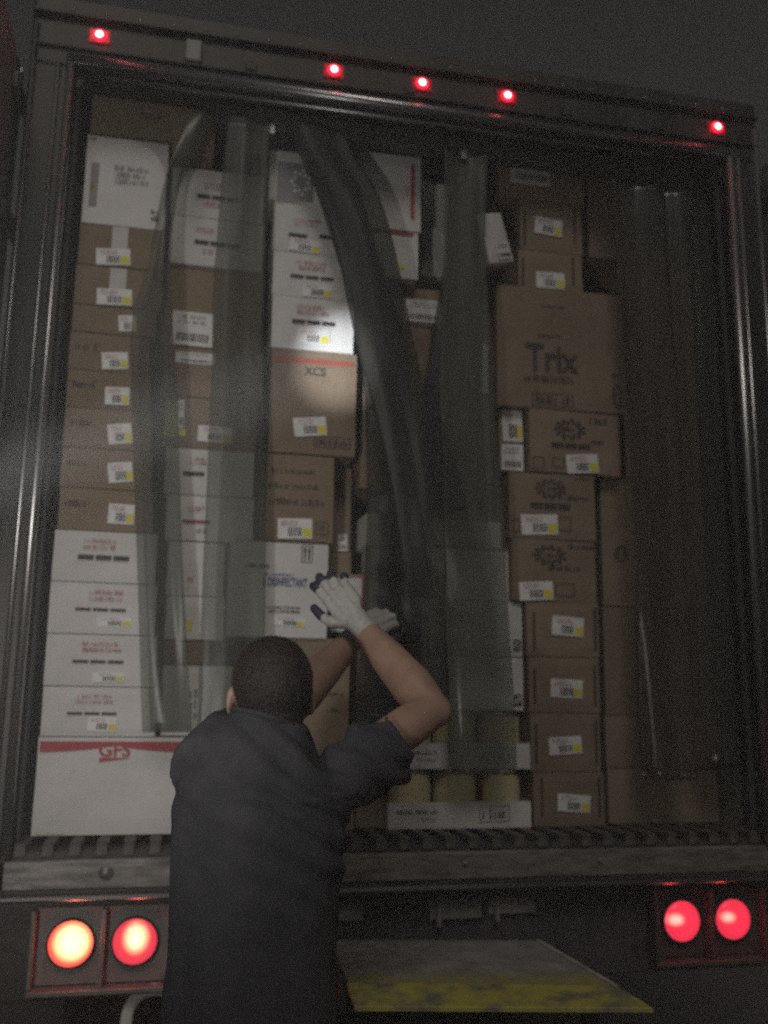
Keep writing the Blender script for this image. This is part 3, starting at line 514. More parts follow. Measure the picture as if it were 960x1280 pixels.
 (0.748, 1.186, 1.369, 1.553, 0.25, 0.45, 'B', 'low wide brown carton, second from the floor at the far right', []),
 (0.754, 1.186, 1.553, 1.947, 0.255, 0.45, 'B', 'large brown carton, third from the floor at the far right', []),
 (0.756, 1.186, 1.946, 2.42, 0.25, 0.45, 'B', 'tall brown carton with round print beside the two printed cartons at far right', [('OV', 0.05, 0.105, 0.166, 0.226), ('P', 0.13, 0.329, 0.436, 0.449, 1, 'ink')]),
 (0.869, 1.186, 2.425, 2.763, 0.26, 0.45, 'B', 'brown carton right of the black-barred carton, shaded at the far right', []),
 (0.865, 1.186, 2.763, 3.32, 0.26, 0.45, 'B', 'tall brown carton right of the cereal carton in deep shade', []),
 (0.741, 1.186, 3.321, 3.762, 0.25, 0.45, 'B', 'large brown carton highest at the far right under the ceiling', [('SP', 0.354, 0.441, 0.309, 0.396)]),
]
text_cache = {}
def text_mesh(s):
    if s in text_cache: return text_cache[s]
    cu = bpy.data.curves.new('lettering', 'FONT'); cu.body = s; cu.size = 1.0; cu.offset = 0.022
    o = bpy.data.objects.new('lettering', cu); COL.objects.link(o)
    dg = bpy.context.evaluated_depsgraph_get(); dg.update()
    me = bpy.data.meshes.new_from_object(o.evaluated_get(dg)); bpy.data.objects.remove(o)
    xs = [v.co.x for v in me.vertices]; ys = [v.co.y for v in me.vertices]
    text_cache[s] = (me, min(xs), max(xs), min(ys), max(ys)); return text_cache[s]
def rects(name, lst, mat, parent, y=-0.0015, rot=0.0):
    """flat print: rectangles (x0,x1,z0,z1) on a carton face"""
    bm = bmesh.new()
    for x0, x1, z0, z1 in lst:
        bm.faces.new([bm.verts.new((x, y, z)) for x, z in ((x0, z0), (x1, z0), (x1, z1), (x0, z1))])
    if rot:
        cx_ = sum(r[0] + r[1] for r in lst) / (2 * len(lst)); cz_ = sum(r[2] + r[3] for r in lst) / (2 * len(lst))
        bmesh.ops.rotate(bm, cent=(cx_, 0, cz_), matrix=Matrix.Rotation(-rot, 3, 'Y'), verts=bm.verts)
    return link(name, mesh_of(bm, name), mat, parent)
def glyphs(x0, x1, z0, z1, n, rng):
    """lines of print too small to read: small upright marks in words"""
    out = []; lh = (z1 - z0) / n
    for i in range(n):
        zb, zt = z0 + i * lh + lh * 0.14, z0 + (i + 1) * lh - lh * 0.12
        w = max(0.0028, (zt - zb) * 0.42); ind = (n - 1 - i) * 0.08 * (x1 - x0) if n > 1 else 0
        x = x0 + (rng.uniform(0, 0.12) * (x1 - x0) if n > 1 else 0)
        xe = x1 - (rng.uniform(0, 0.12) * (x1 - x0) if n > 1 else 0)
        while x + w < xe:
            k = rng.random()
            if k < 0.14: x += w * 0.8; continue
            h = zt - (zt - zb) * rng.choice((0, 0, 0.25, 0.3))
            t = w * 0.40
            out.append((x, x + t, zb, h))
            if k < 0.6: out.append((x + w * 0.62, x + w * 0.62 + t * 0.9, zb, h))
            if k > 0.35: out.append((x + t, x + w * 0.62, h - (h - zb) * 0.2, h))
            if k > 0.65: out.append((x + t, x + w * 0.7, zb, zb + (h - zb) * 0.2))
            x += w * 1.25
    return out or [(x0, x1, z0, z1)]
def sticker(c, x0, x1, z0, z1, rot, yellow, rng):
    s = rects('shipping_label', [(x0, x1, z0, z1)], MAT['paper'], c, -0.0016, rot)
    w, h = x1 - x0, z1 - z0; ctr = Vector(((x0 + x1) / 2, 0, (z0 + z1) / 2))
    def sub(name, lst, mat, y):
        bm = bmesh.new()
        for a, b, e, f in lst:
            bm.faces.new([bm.verts.new((x, y, z)) for x, z in ((a, e), (b, e), (b, f), (a, f))])
        if rot: bmesh.ops.rotate(bm, cent=ctr, matrix=Matrix.Rotation(-rot, 3, 'Y'), verts=bm.verts)
        return link(name, mesh_of(bm, name), mat, s)
    bars = []; x = x0 + w * (0.30 if yellow else 0.12); q_ = max(1.0, w / 0.10)
    while x < x0 + w * (0.68 if yellow else 0.88):
        b = rng.uniform(0.0012, 0.0035) * q_; bars.append((x, x + b, z0 + h * 0.12, z0 + h * (0.55 if yellow else 0.36))); x += b + rng.uniform(0.001, 0.0025) * q_
    sub('barcode', bars, MAT['ink'], -0.0026)
    sub('small_print', glyphs(x0 + w * 0.08, x0 + w * (0.66 if yellow else 0.9), z0 + h * 0.62, z0 + h * 0.92, 2, rng), MAT['pink' if yellow else 'grey'], -0.0026)
    if yellow: sub('yellow_patch', [(x0 + w * 0.72, x0 + w * 0.97, z0 + h * 0.08, z0 + h * 0.52)], MAT['yellow'], -0.0026)
    return s
def frame_lines(x0, x1, z0, z1, t=0.003): return [(x0, x1, z0, z0 + t), (x0, x1, z1 - t, z1), (x0, x0 + t, z0 + t, z1 - t), (x1 - t, x1, z0 + t, z1 - t)]
def disc_lines(cx_, cz_, rx, rz, n=22):
    out = []
    for i in range(n):
        t = 2 * math.pi * i / n; r = 1.0 if i % 2 else 0.72
        x, z = cx_ + rx * r * math.cos(t), cz_ + rz * r * math.sin(t); out.append((x - rx * .13, x + rx * .13, z - rz * .12, z + rz * .12))
    return out
def carton_mesh(w, d, h, rng):
    """folded carton: rounded crushed edges, slightly sunken panels, flap seam on top and front lip"""
    bm = bmesh.new(); nx, nz = 7, 6; sd_ = rng.uniform(0, 90); e = 0.004
    def pt(i, k, face):
        u, v = i / nx, k / nz; edge = min(u, 1 - u) * min(v, 1 - v) * 4
        dent = (0.5 + 0.9 * noise.noise(Vector((u * 2.2 + sd_, v * 2.2, face * 7.1)))) * 0.006 * min(1, edge * 2.2)
        return u, v, max(0, dent)
    # front and back as grids, joined round the sides
    F = [[None] * (nz + 1) for _ in range(nx + 1)]; Bk = [[None] * (nz + 1) for _ in range(nx + 1)]
    for i in range(nx + 1):
        for k in range(nz + 1):
            u, v, dn = pt(i, k, 1); cr = e if (i in (0, nx) or k in (0, nz)) else 0
            x = u * w; z = v * h
            x += (0.0 if i not in (0, nx) else (0.0025 if i == 0 else -0.0025)) + noise.noise(Vector((sd_, v * 3, i))) * 0.0015
            z += (0.0 if k not in (0, nz) else (0.0015 if k == 0 else -0.0015))
            F[i][k] = bm.verts.new((x, dn * 0.8 + cr, z)); Bk[i][k] = bm.verts.new((x, d - cr, z))
    for i in range(nx):
        for k in range(nz):
            bm.faces.new((F[i][k], F[i + 1][k], F[i + 1][k + 1], F[i][k + 1])); bm.faces.new((Bk[i][k], Bk[i][k + 1], Bk[i + 1][k + 1], Bk[i + 1][k]))
    for i in range(nx):
        bm.faces.new((F[i][0], Bk[i][0], Bk[i + 1][0], F[i + 1][0])); bm.faces.new((F[i][nz], F[i + 1][nz], Bk[i + 1][nz], Bk[i][nz]))
    for k in range(nz):
        bm.faces.new((F[0][k], F[0][k + 1], Bk[0][k + 1], Bk[0][k])); bm.faces.new((F[nx][k], Bk[nx][k], Bk[nx][k + 1], F[nx][k + 1]))
    return mesh_of(bm, 'carton_body')
def flap_seam(c, w, d, h, mat):
    boxes('top_tape', [(0.01, w - 0.01, d / 2 - 0.025, d / 2 + 0.025, h - 0.001, h + 0.0006)], MAT['tape'], c)
cat_n = 0
def make_carton(x0, x1, z0, z1, Y, d, mk_, label, decos, rotz=None, roty=0.0):
    global cat_n; cat_n += 1; rng = random.Random(100 + cat_n)
    w, h = x1 - x0, z1 - z0
    c = empty('carton', (x0, Y, z0), (0, roty, math.radians(rng.uniform(-1.3, 1.3)) if rotz is None else rotz))
    tag(c, label, 'carton', 'cartons stacked in the trailer doorway')
    link('carton_body', carton_mesh(w, d, h, rng), MAT[mk_], c)
    flap_seam(c, w, d, h, MAT['tape'])
    for dd in decos:
        k, a, b, e, f = dd[:5]; ar = dd[5:]
        if k == 'S': sticker(c, a, b, e, f, math.radians(ar[0] + rng.uniform(-4, 4)), True, rng)
        elif k == 'SY': sticker(c, a, b, e, f, math.radians(2), True, rng)
        elif k == 'SP': sticker(c, a, b, e, f, math.radians(rng.uniform(-1, 1)), False, rng)
        elif k == 'P': rects('printed_text', glyphs(a, b, e, f, ar[0], rng), MAT['pink' if ar[1] == 'red' else ar[1]], c)
        elif k == 'BAR':
            n = 3 if b - a > 0.09 else 1; g_ = 0.006; ww = (b - a - g_ * (n - 1)) / n
            rects('printed_bar', [(a + i * (ww + g_), a + i * (ww + g_) + ww, e, f) for i in range(n)], MAT['ink'], c)
        elif k == 'BARR': rects('printed_bar', [(a, b, e, f)], MAT['rust'], c)
        elif k == 'BAND':
            bm = bmesh.new(); n = 24; top = []; bot = []
            for i in range(n + 1):
                t = i / n; x = a + (b - a) * t; th = 0.35 + 0.65 * abs(math.cos(math.pi * t)) ** 0.8
                top.append(bm.verts.new((x, -0.0015, f))); bot.append(bm.verts.new((x, -0.0015, f - (f - e) * 1.5 * th)))
            for i in range(n): bm.faces.new((bot[i], bot[i + 1], top[i + 1], top[i]))
            link('printed_band', mesh_of(bm, 'printed_band'), MAT['red'], c)
        elif k == 'BANDS': rects('printed_band', [(a, b, e, f)], MAT['rust'], c)
        elif k == 'VR': rects('printed_band', [(a, b, e, f)], MAT['red'], c)
        elif k == 'WEDGE':
            bm = bmesh.new(); bm.faces.new([bm.verts.new(v) for v in ((a, -0.0015, e - 0.004), (b, -0.0015, f - 0.002), (b, -0.0015, f), (a, -0.0015, f))])
            link('printed_underline', mesh_of(bm, 'printed_underline'), MAT['red'], c)
        elif k == 'TAPE': rects('tape', [(a, b, e, f)], MAT['tape'], c, -0.0012)
        elif k == 'Y': rects('yellow_patch', [(a, b, e, f)], MAT['yellow'], c)
        elif k == 'YL': rects('lime_label', [(a, b, e, f)], MAT['lime'], c)
        elif k == 'V': rects('flap_slot', [(a, b, e, f)], MAT['darkslot'], c)
        elif k == 'FR': rects('printed_frame', frame_lines(a, b, e, f), MAT['ink'], c)
        elif k == 'OV': rects('printed_emblem', disc_lines((a + b) / 2, (e + f) / 2, (b - a) / 2, (f - e) / 2) + glyphs(a + (b - a) * .25, b - (b - a) * .25, e + (f - e) * .35, f - (f - e) * .35, 1, rng), MAT['ink'], c)
        elif k == 'PIC':
            rects('printed_picture', [(a, b, e, f)], MAT['grey'], c); rects('printed_picture', disc_lines((a + b) / 2 + 0.02, (e + f) / 2, (b - a) / 4, (f - e) / 3.2, 14), MAT['paper'], c, -0.0024)
        elif k == 'ARC':
            bm = bmesh.new(); n = 12; vv = []
            for i in range(n + 1):
                t = i / n * math.pi / 2
                vv.append(bm.verts.new((a + (b - a) * math.sin(t), -0.0015, e + (f - e) * math.cos(t))))
            corner = bm.verts.new((b, -0.0015, f))
            for i in range(n): bm.faces.new((vv[i + 1], corner, vv[i]))
            link('printed_corner', mesh_of(bm, 'printed_corner'), MAT['lightgrey'], c)
        elif k == 'ARW':
            rects('printed_frame', frame_lines(a, b, e, f, 0.0025), MAT['ink'], c)
            wq = (b - a) / 5
            bm = bmesh.new()
            for xc in (a + 1.6 * wq, b - 1.6 * wq):
                hw = wq * 0.35; z_b, z_t = e + (f - e) * .15, f - (f - e) * .35
                bm.faces.new([bm.verts.new((x, -0.0015, z)) for x, z in ((xc - hw, z_b), (xc + hw, z_b), (xc + hw, z_t), (xc - hw, z_t))])
                bm.faces.new([bm.verts.new((x, -0.0015, z)) for x, z in ((xc - hw * 2.2, z_t), (xc + hw * 2.2, z_t), (xc, f - (f - e) * .1))])
            link('printed_arrow', mesh_of(bm, 'printed_arrow'), MAT['ink'], c)
        elif k == 'T':
            me, mx0, mx1, my0, my1 = text_mesh(ar[0]); me2 = me.copy(); me2.materials.clear()
            sx, sz = (b - a) / (mx1 - mx0), (f - e) / (my1 - my0)
            for v in me2.vertices: v.co = Vector((a + (v.co.x - mx0) * sx, -0.0018, e + (v.co.y - my0) * sz))
            link('printed_lettering', me2, MAT[ar[1]], c)
    return c
MAT['lightgrey'] = flat('pale_grey_ink', (0.42, 0.41, 0.44), 0.6)
for spec in CARTONS: make_carton(*spec)
make_carton(-0.70, -0.46, 1.178, 1.47, 0.26, 0.34, 'B', 'brown carton on the floor hidden behind the worker back', [])
make_carton(-0.455, -0.165, 1.178, 1.386, 0.20, 0.36, 'B', 'brown carton on the floor right of the worker waist', [])
make_carton(0.285, 0.415, 3.172, 3.362, 0.105, 0.22, 'W', 'small white carton tipped over beside the right stack under the ceiling', [('SP', 0.05, 0.12, 0.012, 0.075)], math.radians(24), math.radians(-20))

# ---------------------------------------------------------------- trays of tins
def tray(z, label):
    t = empty('can_tray', (-0.054, 0.20, z)); tag(t, label, 'tray', 'white trays of tins')
    w, d, h = 0.498, 0.34, 0.085
    boxes('tray_base', [(0, w, 0, d, 0, 0.004)], MAT['W'], t)
    boxes('tray_front', [(0, w, 0, 0.004, 0.0045, h)], MAT['W'], t)
    boxes('tray_back', [(0, w, d - 0.004, d, 0.0045, h)], MAT['W'], t)
    boxes('tray_side', [(0, 0.004, 0.0045, d - 0.0045, 0.0045, h)], MAT['W'], t); boxes('tray_side', [(w - 0.004, w, 0.0045, d - 0.0045, 0.0045, h)], MAT['W'], t)
    rng = random.Random(int(z * 100))
    rects('printed_text', glyphs(0.03, 0.17, 0.045, 0.062, 1, rng), MAT['ink'], t); rects('printed_text', glyphs(0.10, 0.17, 0.022, 0.040, 1, rng), MAT['grey'], t)
    rects('printed_frame', frame_lines(0.315, 0.42, 0.02, 0.072, 0.002), MAT['ink'], t); rects('barcode', glyphs(0.325, 0.41, 0.026, 0.066, 1, rng), MAT['ink'], t)
    return t
LOW, HIGH = 1.178, 1.370
tray(LOW, 'lower white tray of tins on the trailer floor'); tray(HIGH, 'upper white tray of tins under the white cartons')
bm = bmesh.new(); prof = [(0.074, 0.0), (0.0765, 0.003), (0.0765, 0.006), (0.0745, 0.009)]
prof += [(0.0745 - (0.0012 if i % 2 else 0), 0.012 + 0.0125 * i) for i in range(13)] + [(0.0745, 0.174), (0.0765, 0.178), (0.0765, 0.182), (0.073, 0.182), (0.072, 0.179)]
lathe(bm, prof, 32); can_me = mesh_of(bm, 'tin', True); can_me.materials.append(MAT['can'])
def label_mesh(a0, a1):
    bm = bmesh.new(); n = 24; r = 0.0758
    lo_ = [bm.verts.new((r * math.cos(a0 + (a1 - a0) * i / n), r * math.sin(a0 + (a1 - a0) * i / n), 0.013)) for i in range(n + 1)]
    hi_ = [bm.verts.new((v.co.x, v.co.y, 0.170)) for v in lo_]
    for i in range(n): bm.faces.new((lo_[i], lo_[i + 1], hi_[i + 1], hi_[i]))
    return mesh_of(bm, 'paper_label', True)
la_ = label_mesh(math.radians(-175), math.radians(120)); la_.materials.append(MAT['can_label'])
lr_ = label_mesh(math.radians(120), math.radians(185)); lr_.materials.append(MAT['can_red'])
pos = ('left', 'middle', 'right')
for z, tn in ((LOW + 0.005, 'lower'), (HIGH + 0.005, 'upper')):
    for i in range(3):
        cn = empty('tin_can', (-0.054 + 0.088 + i * 0.161, 0.285, z), (0, 0, math.radians((-38, -20, 24)[i])))
        tag(cn, f'{pos[i]} front tin with cream and red label in the {tn} tray', 'tin can', 'tins in the white trays')
        link('tin_body', can_me, None, cn); link('paper_label', la_, None, cn); link('red_panel', lr_, None, cn)
        cb = empty('tin_can', (-0.054 + 0.088 + i * 0.161, 0.445, z), (0, 0, i))
        tag(cb, f'{pos[i]} rear tin standing at the back of the {tn} tray', 'tin can', 'tins in the white trays')
        link('tin_body', can_me, None, cb); link('paper_label', la_, None, cb); link('red_panel', lr_, None, cb)

# ---------------------------------------------------------------- loading platform with yellow lip
pl = empty('loading_platform', (0.03, 0.0, 0.0), (0, 0, math.radians(-9)))
tag(pl, 'grey steel loading platform with worn yellow front lip below the sill', 'platform')
def prism(name, top, z0, z1, mat, z_front=None):
    bm = bmesh.new(); zs = z_front or (z1, z1, z1, z1)
    t_ = [bm.verts.new((x, y, z)) for (x, y), z in zip(top, zs)]; b_ = [bm.verts.new((x, y, z - (z1 - z0))) for (x, y), z in zip(top, zs)]
    bm.faces.new(t_); bm.faces.new(b_[::-1])
    for k in range(4): bm.faces.new((t_[k], b_[k], b_[(k + 1) % 4], t_[(k + 1) % 4]))
    bmesh.ops.recalc_face_normals(bm, faces=bm.faces); bmesh.ops.bevel(bm, geom=list(bm.edges), offset=0.002, segments=1, affect='EDGES')
    return link(name, mesh_of(bm, name), mat, pl)
BL, BR, FL_, FR_ = Vector((-0.300, -0.065)), Vector((0.315, -0.065)), Vector((-0.252, -0.50)), Vector((0.415, -0.535))
prism('deck_plate', (BL, FL_, FR_, BR), 0.882, 0.895, MAT['deck_worn'])
bm = bmesh.new()
for i in range(18):
    for k in range(15):
        u, v = (i + 0.5) / 18, (k + 0.5) / 15; p_ = BL.lerp(BR, u).lerp(FL_.lerp(FR_, u), v)
        m_ = Matrix.Translation((p_.x, p_.y, 0.8955)) @ Matrix.Rotation(math.radians(45 if (i + k) % 2 else -45), 4, 'Z') @ Matrix.Diagonal((0.024, 0.006, 0.003, 1))
        bmesh.ops.create_cube(bm, size=1, matrix=m_)
tr_ = link('tread_pattern', mesh_of(bm, 'tread_pattern'), MAT['deck_worn'], pl); tr_['kind'] = 'stuff'
prism('yellow_lip', (FL_ + Vector((-0.004, -0.002)), Vector((-0.240, -0.640)), Vector((0.468, -0.690)), FR_ + Vector((0.01, -0.002))), 0.884, 0.897, MAT['yellow_paint'], (0.897, 0.880, 0.889, 0.897))
prism('side_rail', (BL + Vector((-0.014, 0)), FL_ + Vector((-0.016, 0)), FL_ + Vector((-0.002, 0)), BL + Vector((-0.002, 0))), 0.82, 0.902, MAT['dark'])
prism('side_rail', (BR + Vector((0.002, 0)), FR_ + Vector((0.002, 0)), FR_ + Vector((0.016, 0)), BR + Vector((0.016, 0))), 0.82, 0.898, MAT['deck'])
for x, y in ((-0.235, -0.46), (-0.275, -0.10), (0.37, -0.48), (0.285, -0.10)):
    lg = boxes('leg', [(x - 0.02, x + 0.02, y - 0.02, y + 0.02, 0.02, 0.8815)], MAT['dark'], pl, 0.003)
    boxes('foot_plate', [(x - 0.05, x + 0.05, y - 0.05, y + 0.05, 0.0, 0.0195)], MAT['dark'], lg, 0.003)
boxes('cross_brace', [(-0.2145, 0.3495, -0.475, -0.445, 0.60, 0.64)], MAT['dark'], pl, 0.003); boxes('cross_brace', [(-0.2145, 0.3495, -0.475, -0.445, 0.25, 0.29)], MAT['dark'], pl, 0.003)

# white webbing loop hanging under the left lamps
bm = bmesh.new(); pts = [(-0.775 + 0.075 * math.cos(t), 0.03 + 0.01 * math.sin(3 * t), 0.685 + 0.085 * math.sin(t)) for t in [2 * math.pi * i / 28 for i in range(29)]]
tube(bm, pts, 0.018, 8, ref=(0, 1, 0), flat=0.4)
ws = empty('webbing_loop', (0, 0, 0)); tag(ws, 'white webbing loop hanging below the left tail lamps', 'strap')
link('loop', mesh_of(bm, 'loop', True), MAT['white_strap'], ws); boxes('hook', [(-0.785, -0.765, 0.022, 0.045, 0.755, 0.77)], MAT['alu'], ws)

# ---------------------------------------------------------------- the worker
PX, PY = -0.572, -0.875
SH_R, EL_R, WR_R = Vector((-0.420, -0.86, 1.425)), Vector((-0.155, -0.735, 1.575)), Vector((-0.303, -0.545, 1.792))
SH_L, EL_L, WR_L = Vector((-0.688, -0.845, 1.455)), Vector((-0.500, -0.605, 1.560)), Vector((-0.300, -0.465, 1.762))
person = empty('person', (PX, PY, 0))
tag(person, 'worker seen from behind in a navy t-shirt and gloves, both arms raised to the curtain', 'person')
def kid(name, me, mat, parent=None):
    o = link(name, me, mat)
    par = parent or person
    o.parent = par
    o.location = -Vector((PX, PY, 0)) if par is person else (0, 0, 0)
    return o
def lerp_pts(ps, rs, n=6):
    P, R_ = [], []
    for i in range(len(ps) - 1):
        for k in range(n):
            t = k / n; P.append(ps[i].lerp(ps[i + 1], t)); R_.append(rs[i] + (rs[i + 1] - rs[i]) * t)
    return P + [ps[-1]], R_ + [rs[-1]]
HS = 1.10; HEAD = Vector((-0.556, -0.845, 1.604)); HROT = Matrix.Rotation(math.radians(14), 3, 'X')
def hp(x, y, z): return HEAD + HROT @ Vector((x, y, z)) * HS
def hball(b_, c, r, rot=None, seg=20): ball(b_, c, tuple(v * HS for v in r), rot, seg)
bm = bmesh.new()
# head: skull, jaw, nose, brow, ears
hball(bm, hp(0, -0.012, 0.028), (0.075, 0.094, 0.083), HROT, 28)
hball(bm, hp(0, 0.022, -0.020), (0.064, 0.072, 0.092), HROT, 24)
hball(bm, hp(0, 0.050, -0.075), (0.040, 0.038, 0.036), HROT)
hball(bm, hp(0, 0.094, -0.012), (0.013, 0.020, 0.024), HROT)
hball(bm, hp(0, 0.084, 0.012), (0.050, 0.014, 0.012), HROT)
hball(bm, hp(0, 0.086, -0.048), (0.024, 0.012, 0.008), HROT)
for s in (-1, 1):
    hball(bm, hp(s * 0.081, -0.010, -0.010), (0.008, 0.019, 0.031), HROT @ Matrix.Rotation(math.radians(s * 18), 3, 'Z'))
    hball(bm, hp(s * 0.076, 0.000, -0.030), (0.008, 0.010, 0.014), HROT)
# neck and trunk
tube(bm, [(-0.566, -0.872, 1.42), (-0.564, -0.872, 1.49), (-0.560, -0.862, 1.53), (-0.557, -0.850, 1.58)], [0.085, 0.063, 0.060, 0.060], 20)
loft(bm, [(PX, PY, 0.80, 0.150, 0.105), (PX, PY, 0.95, 0.150, 0.105), (PX, PY, 1.10, 0.145, 0.10), (PX, PY, 1.25, 0.160, 0.105), (PX, PY, 1.38, 0.165, 0.10), (PX, PY, 1.45, 0.140, 0.085), (PX + 0.004, PY, 1.495, 0.07, 0.06)], 24)
for sh, el, wr in ((SH_R, EL_R, WR_R), (SH_L, EL_L, WR_L)):
    up_ = el - sh; fo = wr - el
    P, R_ = lerp_pts([sh, sh + up_ * 0.4, sh + up_ * 0.75, el], [0.046, 0.049, 0.051, 0.045], 4); tube(bm, P, R_, 16)
    P, R_ = lerp_pts([el, el + fo * 0.25, el + fo * 0.6, wr, wr + fo.normalized() * 0.012], [0.044, 0.054, 0.046, 0.030, 0.024], 4); tube(bm, P, R_, 16)
    ball(bm, el - (wr - el).normalized() * 0.008 - (sh - el).normalized() * 0.004, (0.040, 0.040, 0.040)); ball(bm, sh, (0.047, 0.047, 0.047))
for s in (-1, 1):
    tube(bm, [(PX + s * 0.085, PY, 0.86), (PX + s * 0.095, PY + 0.01, 0.50), (PX + s * 0.10, PY - 0.01, 0.30), (PX + s * 0.10, PY - 0.02, 0.08)], [0.082, 0.056, 0.052, 0.036], 16)
kid('body', remeshed(bm, 'body', 0.0062, 5, 0.5), MAT['skin'])
for s in (-1, 1):
    bm = bmesh.new(); hball(bm, hp(s * 0.032, 0.078, 0.0), (0.012, 0.012, 0.010), HROT, 12); kid('eye', mesh_of(bm, 'eye', True), MAT['eye'])
# hair: close-cropped cap over the skull down to the nape
bm = bmesh.new()
hball(bm, hp(0, -0.014, 0.033), (0.0795, 0.0985, 0.0875), HROT, 32)
hball(bm, hp(0, -0.030, -0.022), (0.066, 0.074, 0.060), HROT, 28)
hball(bm, hp(0, -0.040, -0.052), (0.050, 0.048, 0.040), HROT, 24)
me = remeshed(bm, 'hair', 0.0045, 4, 0.5)
bm = bmesh.new(); bm.from_mesh(me); bpy.data.meshes.remove(me); hi_rot = HROT.transposed()
kill = []
for v in bm.verts:
    l = hi_rot @ (v.co - HEAD) / HS
    if l.y > 0.060 - max(0, 0.05 - l.z) * 0.9 and l.z < 0.075: kill.append(v)
    elif abs(l.x) > 0.045 and l.z < 0.010 and l.y > -0.022: kill.append(v)
bmesh.ops.delete(bm, geom=kill, context='VERTS')
for v in bm.verts:
    n_ = noise.noise(v.co * 220) * 0.0012 + noise.noise(v.co * 60) * 0.001
    v.co += (v.co - HEAD).normalized() * n_
bm.normal_update(); rh = random.Random(5); fs_ = [f for f in bm.faces]
for f in rh.choices(fs_, k=9000):                       # short bristles so the crop has a soft outline
    vv = [v.co for v in f.verts]; w_ = [rh.random() for _ in vv]; sw = sum(w_); p = sum((c * (w / sw) for c, w in zip(vv, w_)), Vector())
    dr = (f.normal + Vector((rh.uniform(-.5, .5), rh.uniform(-.5, .5), rh.uniform(-.8, .1)))).normalized(); sd__ = dr.orthogonal().normalized() * 0.0006
    bm.faces.new((bm.verts.new(p - sd__), bm.verts.new(p + sd__), bm.verts.new(p + dr * rh.uniform(0.003, 0.007))))
kid('hair', mesh_of(bm, 'hair', True), MAT['hair'])
# t-shirt
bm = bmesh.new()
loft(bm, [(PX - 0.012, PY, 0.86, 0.176, 0.132), (PX - 0.008, PY, 0.95, 0.174, 0.130), (PX - 0.005, PY, 1.06, 0.173, 0.126), (PX - 0.002, PY, 1.16, 0.176, 0.124), (PX, PY, 1.27, 0.181, 0.124), (PX, PY, 1.37, 0.182, 0.119), (PX, PY, 1.43, 0.166, 0.108), (PX + 0.003, PY, 1.475, 0.138, 0.094), (PX + 0.006, PY, 1.515, 0.104, 0.082), (PX + 0.009, PY, 1.545, 0.080, 0.076), (PX + 0.010, PY, 1.558, 0.076, 0.074)], 32, sq=2.25)
for sh, el, k, k2 in ((SH_R - Vector((0, 0, 0.008)), EL_R - Vector((0, 0, 0.024)), 0.50, 1.0), (SH_L + Vector((0.014, 0, 0)), EL_L + Vector((0.01, 0, 0)), 0.55, 0.90)):
    up_ = el - sh
    tube(bm, [sh - up_ * 0.22, sh, sh + up_ * 0.25, sh + up_ * k, sh + up_ * (k + 0.04)], [r_ * k2 for r_ in (0.07, 0.080, 0.080, 0.081, 0.086)], 20)
    ball(bm, sh, (0.080 * k2, 0.078 * k2, 0.070 * k2))
me = remeshed(bm, 't_shirt', 0.0068, 7, 0.5)
bm = bmesh.new(); bm.from_mesh(me); bpy.data.meshes.remove(me); bm.normal_update()
ends = [(sh + (el - sh) * (k + 0.04), (el - sh).normalized()) for sh, el, k in ((SH_R - Vector((0, 0, 0.008)), EL_R - Vector((0, 0, 0.024)), 0.50), (SH_L + Vector((0.014, 0, 0)), EL_L + Vector((0.01, 0, 0)), 0.55))]
kill = []
for f in bm.faces:
    c = f.calc_center_median()
    if any((c - e).length < 0.079 and f.normal.dot(d) > 0.75 and (c - e).dot(d) > -0.012 for e, d in ends): kill.append(f)
    elif f.normal.z < -0.8 and c.z < 0.868: kill.append(f)
    elif f.normal.z > 0.7 and c.z > 1.550: kill.append(f)
bmesh.ops.delete(bm, geom=kill, context='FACES')
def folds(p):
    # drag folds from the lifted right shoulder, hanging folds lower down
    q_ = p - SH_R
    a = math.sin((q_.x * 0.55 + q_.z * 1.0) * 95 + 3 * noise.noise(p * 7)) * 0.0068 * math.exp(-((q_.length - 0.13) / 0.14) ** 2)
    b = noise.noise(Vector((p.x * 9, p.y * 9, p.z * 4.5))) * 0.008 + noise.noise(Vector((p.x * 24, p.y * 24, p.z * 9))) * 0.003
    c = math.sin(p.z * 46 + 5 * noise.noise(Vector((p.x * 5, 0, p.z * 3)))) * 0.0016 * max(0, min(1, (1.25 - p.z) * 4))
    yoke = math.exp(-((p.z - (1.395 + 0.05 * (p.x - PX) + 0.012 * noise.noise(p * 6))) / 0.008) ** 2) * 0.005 * (1 if p.y < PY - 0.05 else 0)
    return a + b * 1.25 + c + yoke
for v in bm.verts:
    v.co += v.normal * folds(v.co)
    if v.co.z > 1.36 and abs(v.co.x - PX) < 0.2: v.co.z -= (v.co.x - PX) * 0.26 * min(1, (v.co.z - 1.36) / 0.12) * max(0, 1 - max(0, abs(v.co.x - PX) - 0.10) / 0.10)
shirt = kid('t_shirt', mesh_of(bm, 't_shirt', True), MAT['shirt'])
md = shirt.modifiers.new('cloth', 'SOLIDIFY'); md.thickness = 0.0035; md.offset = 1
bm = bmesh.new(); n = 28
tube(bm, [Vector((PX + 0.007 + 0.0745 * math.cos(t), PY + 0.002 + 0.0725 * math.sin(t), 1.553 - 0.006 * math.sin(t) - 0.0745 * 0.26 * math.cos(t))) for t in [2 * math.pi * i / n for i in range(n + 1)]], 0.0065, 8, ref=(0, 0, 1))
kid('collar', mesh_of(bm, 'collar', True), MAT['shirt'], shirt)
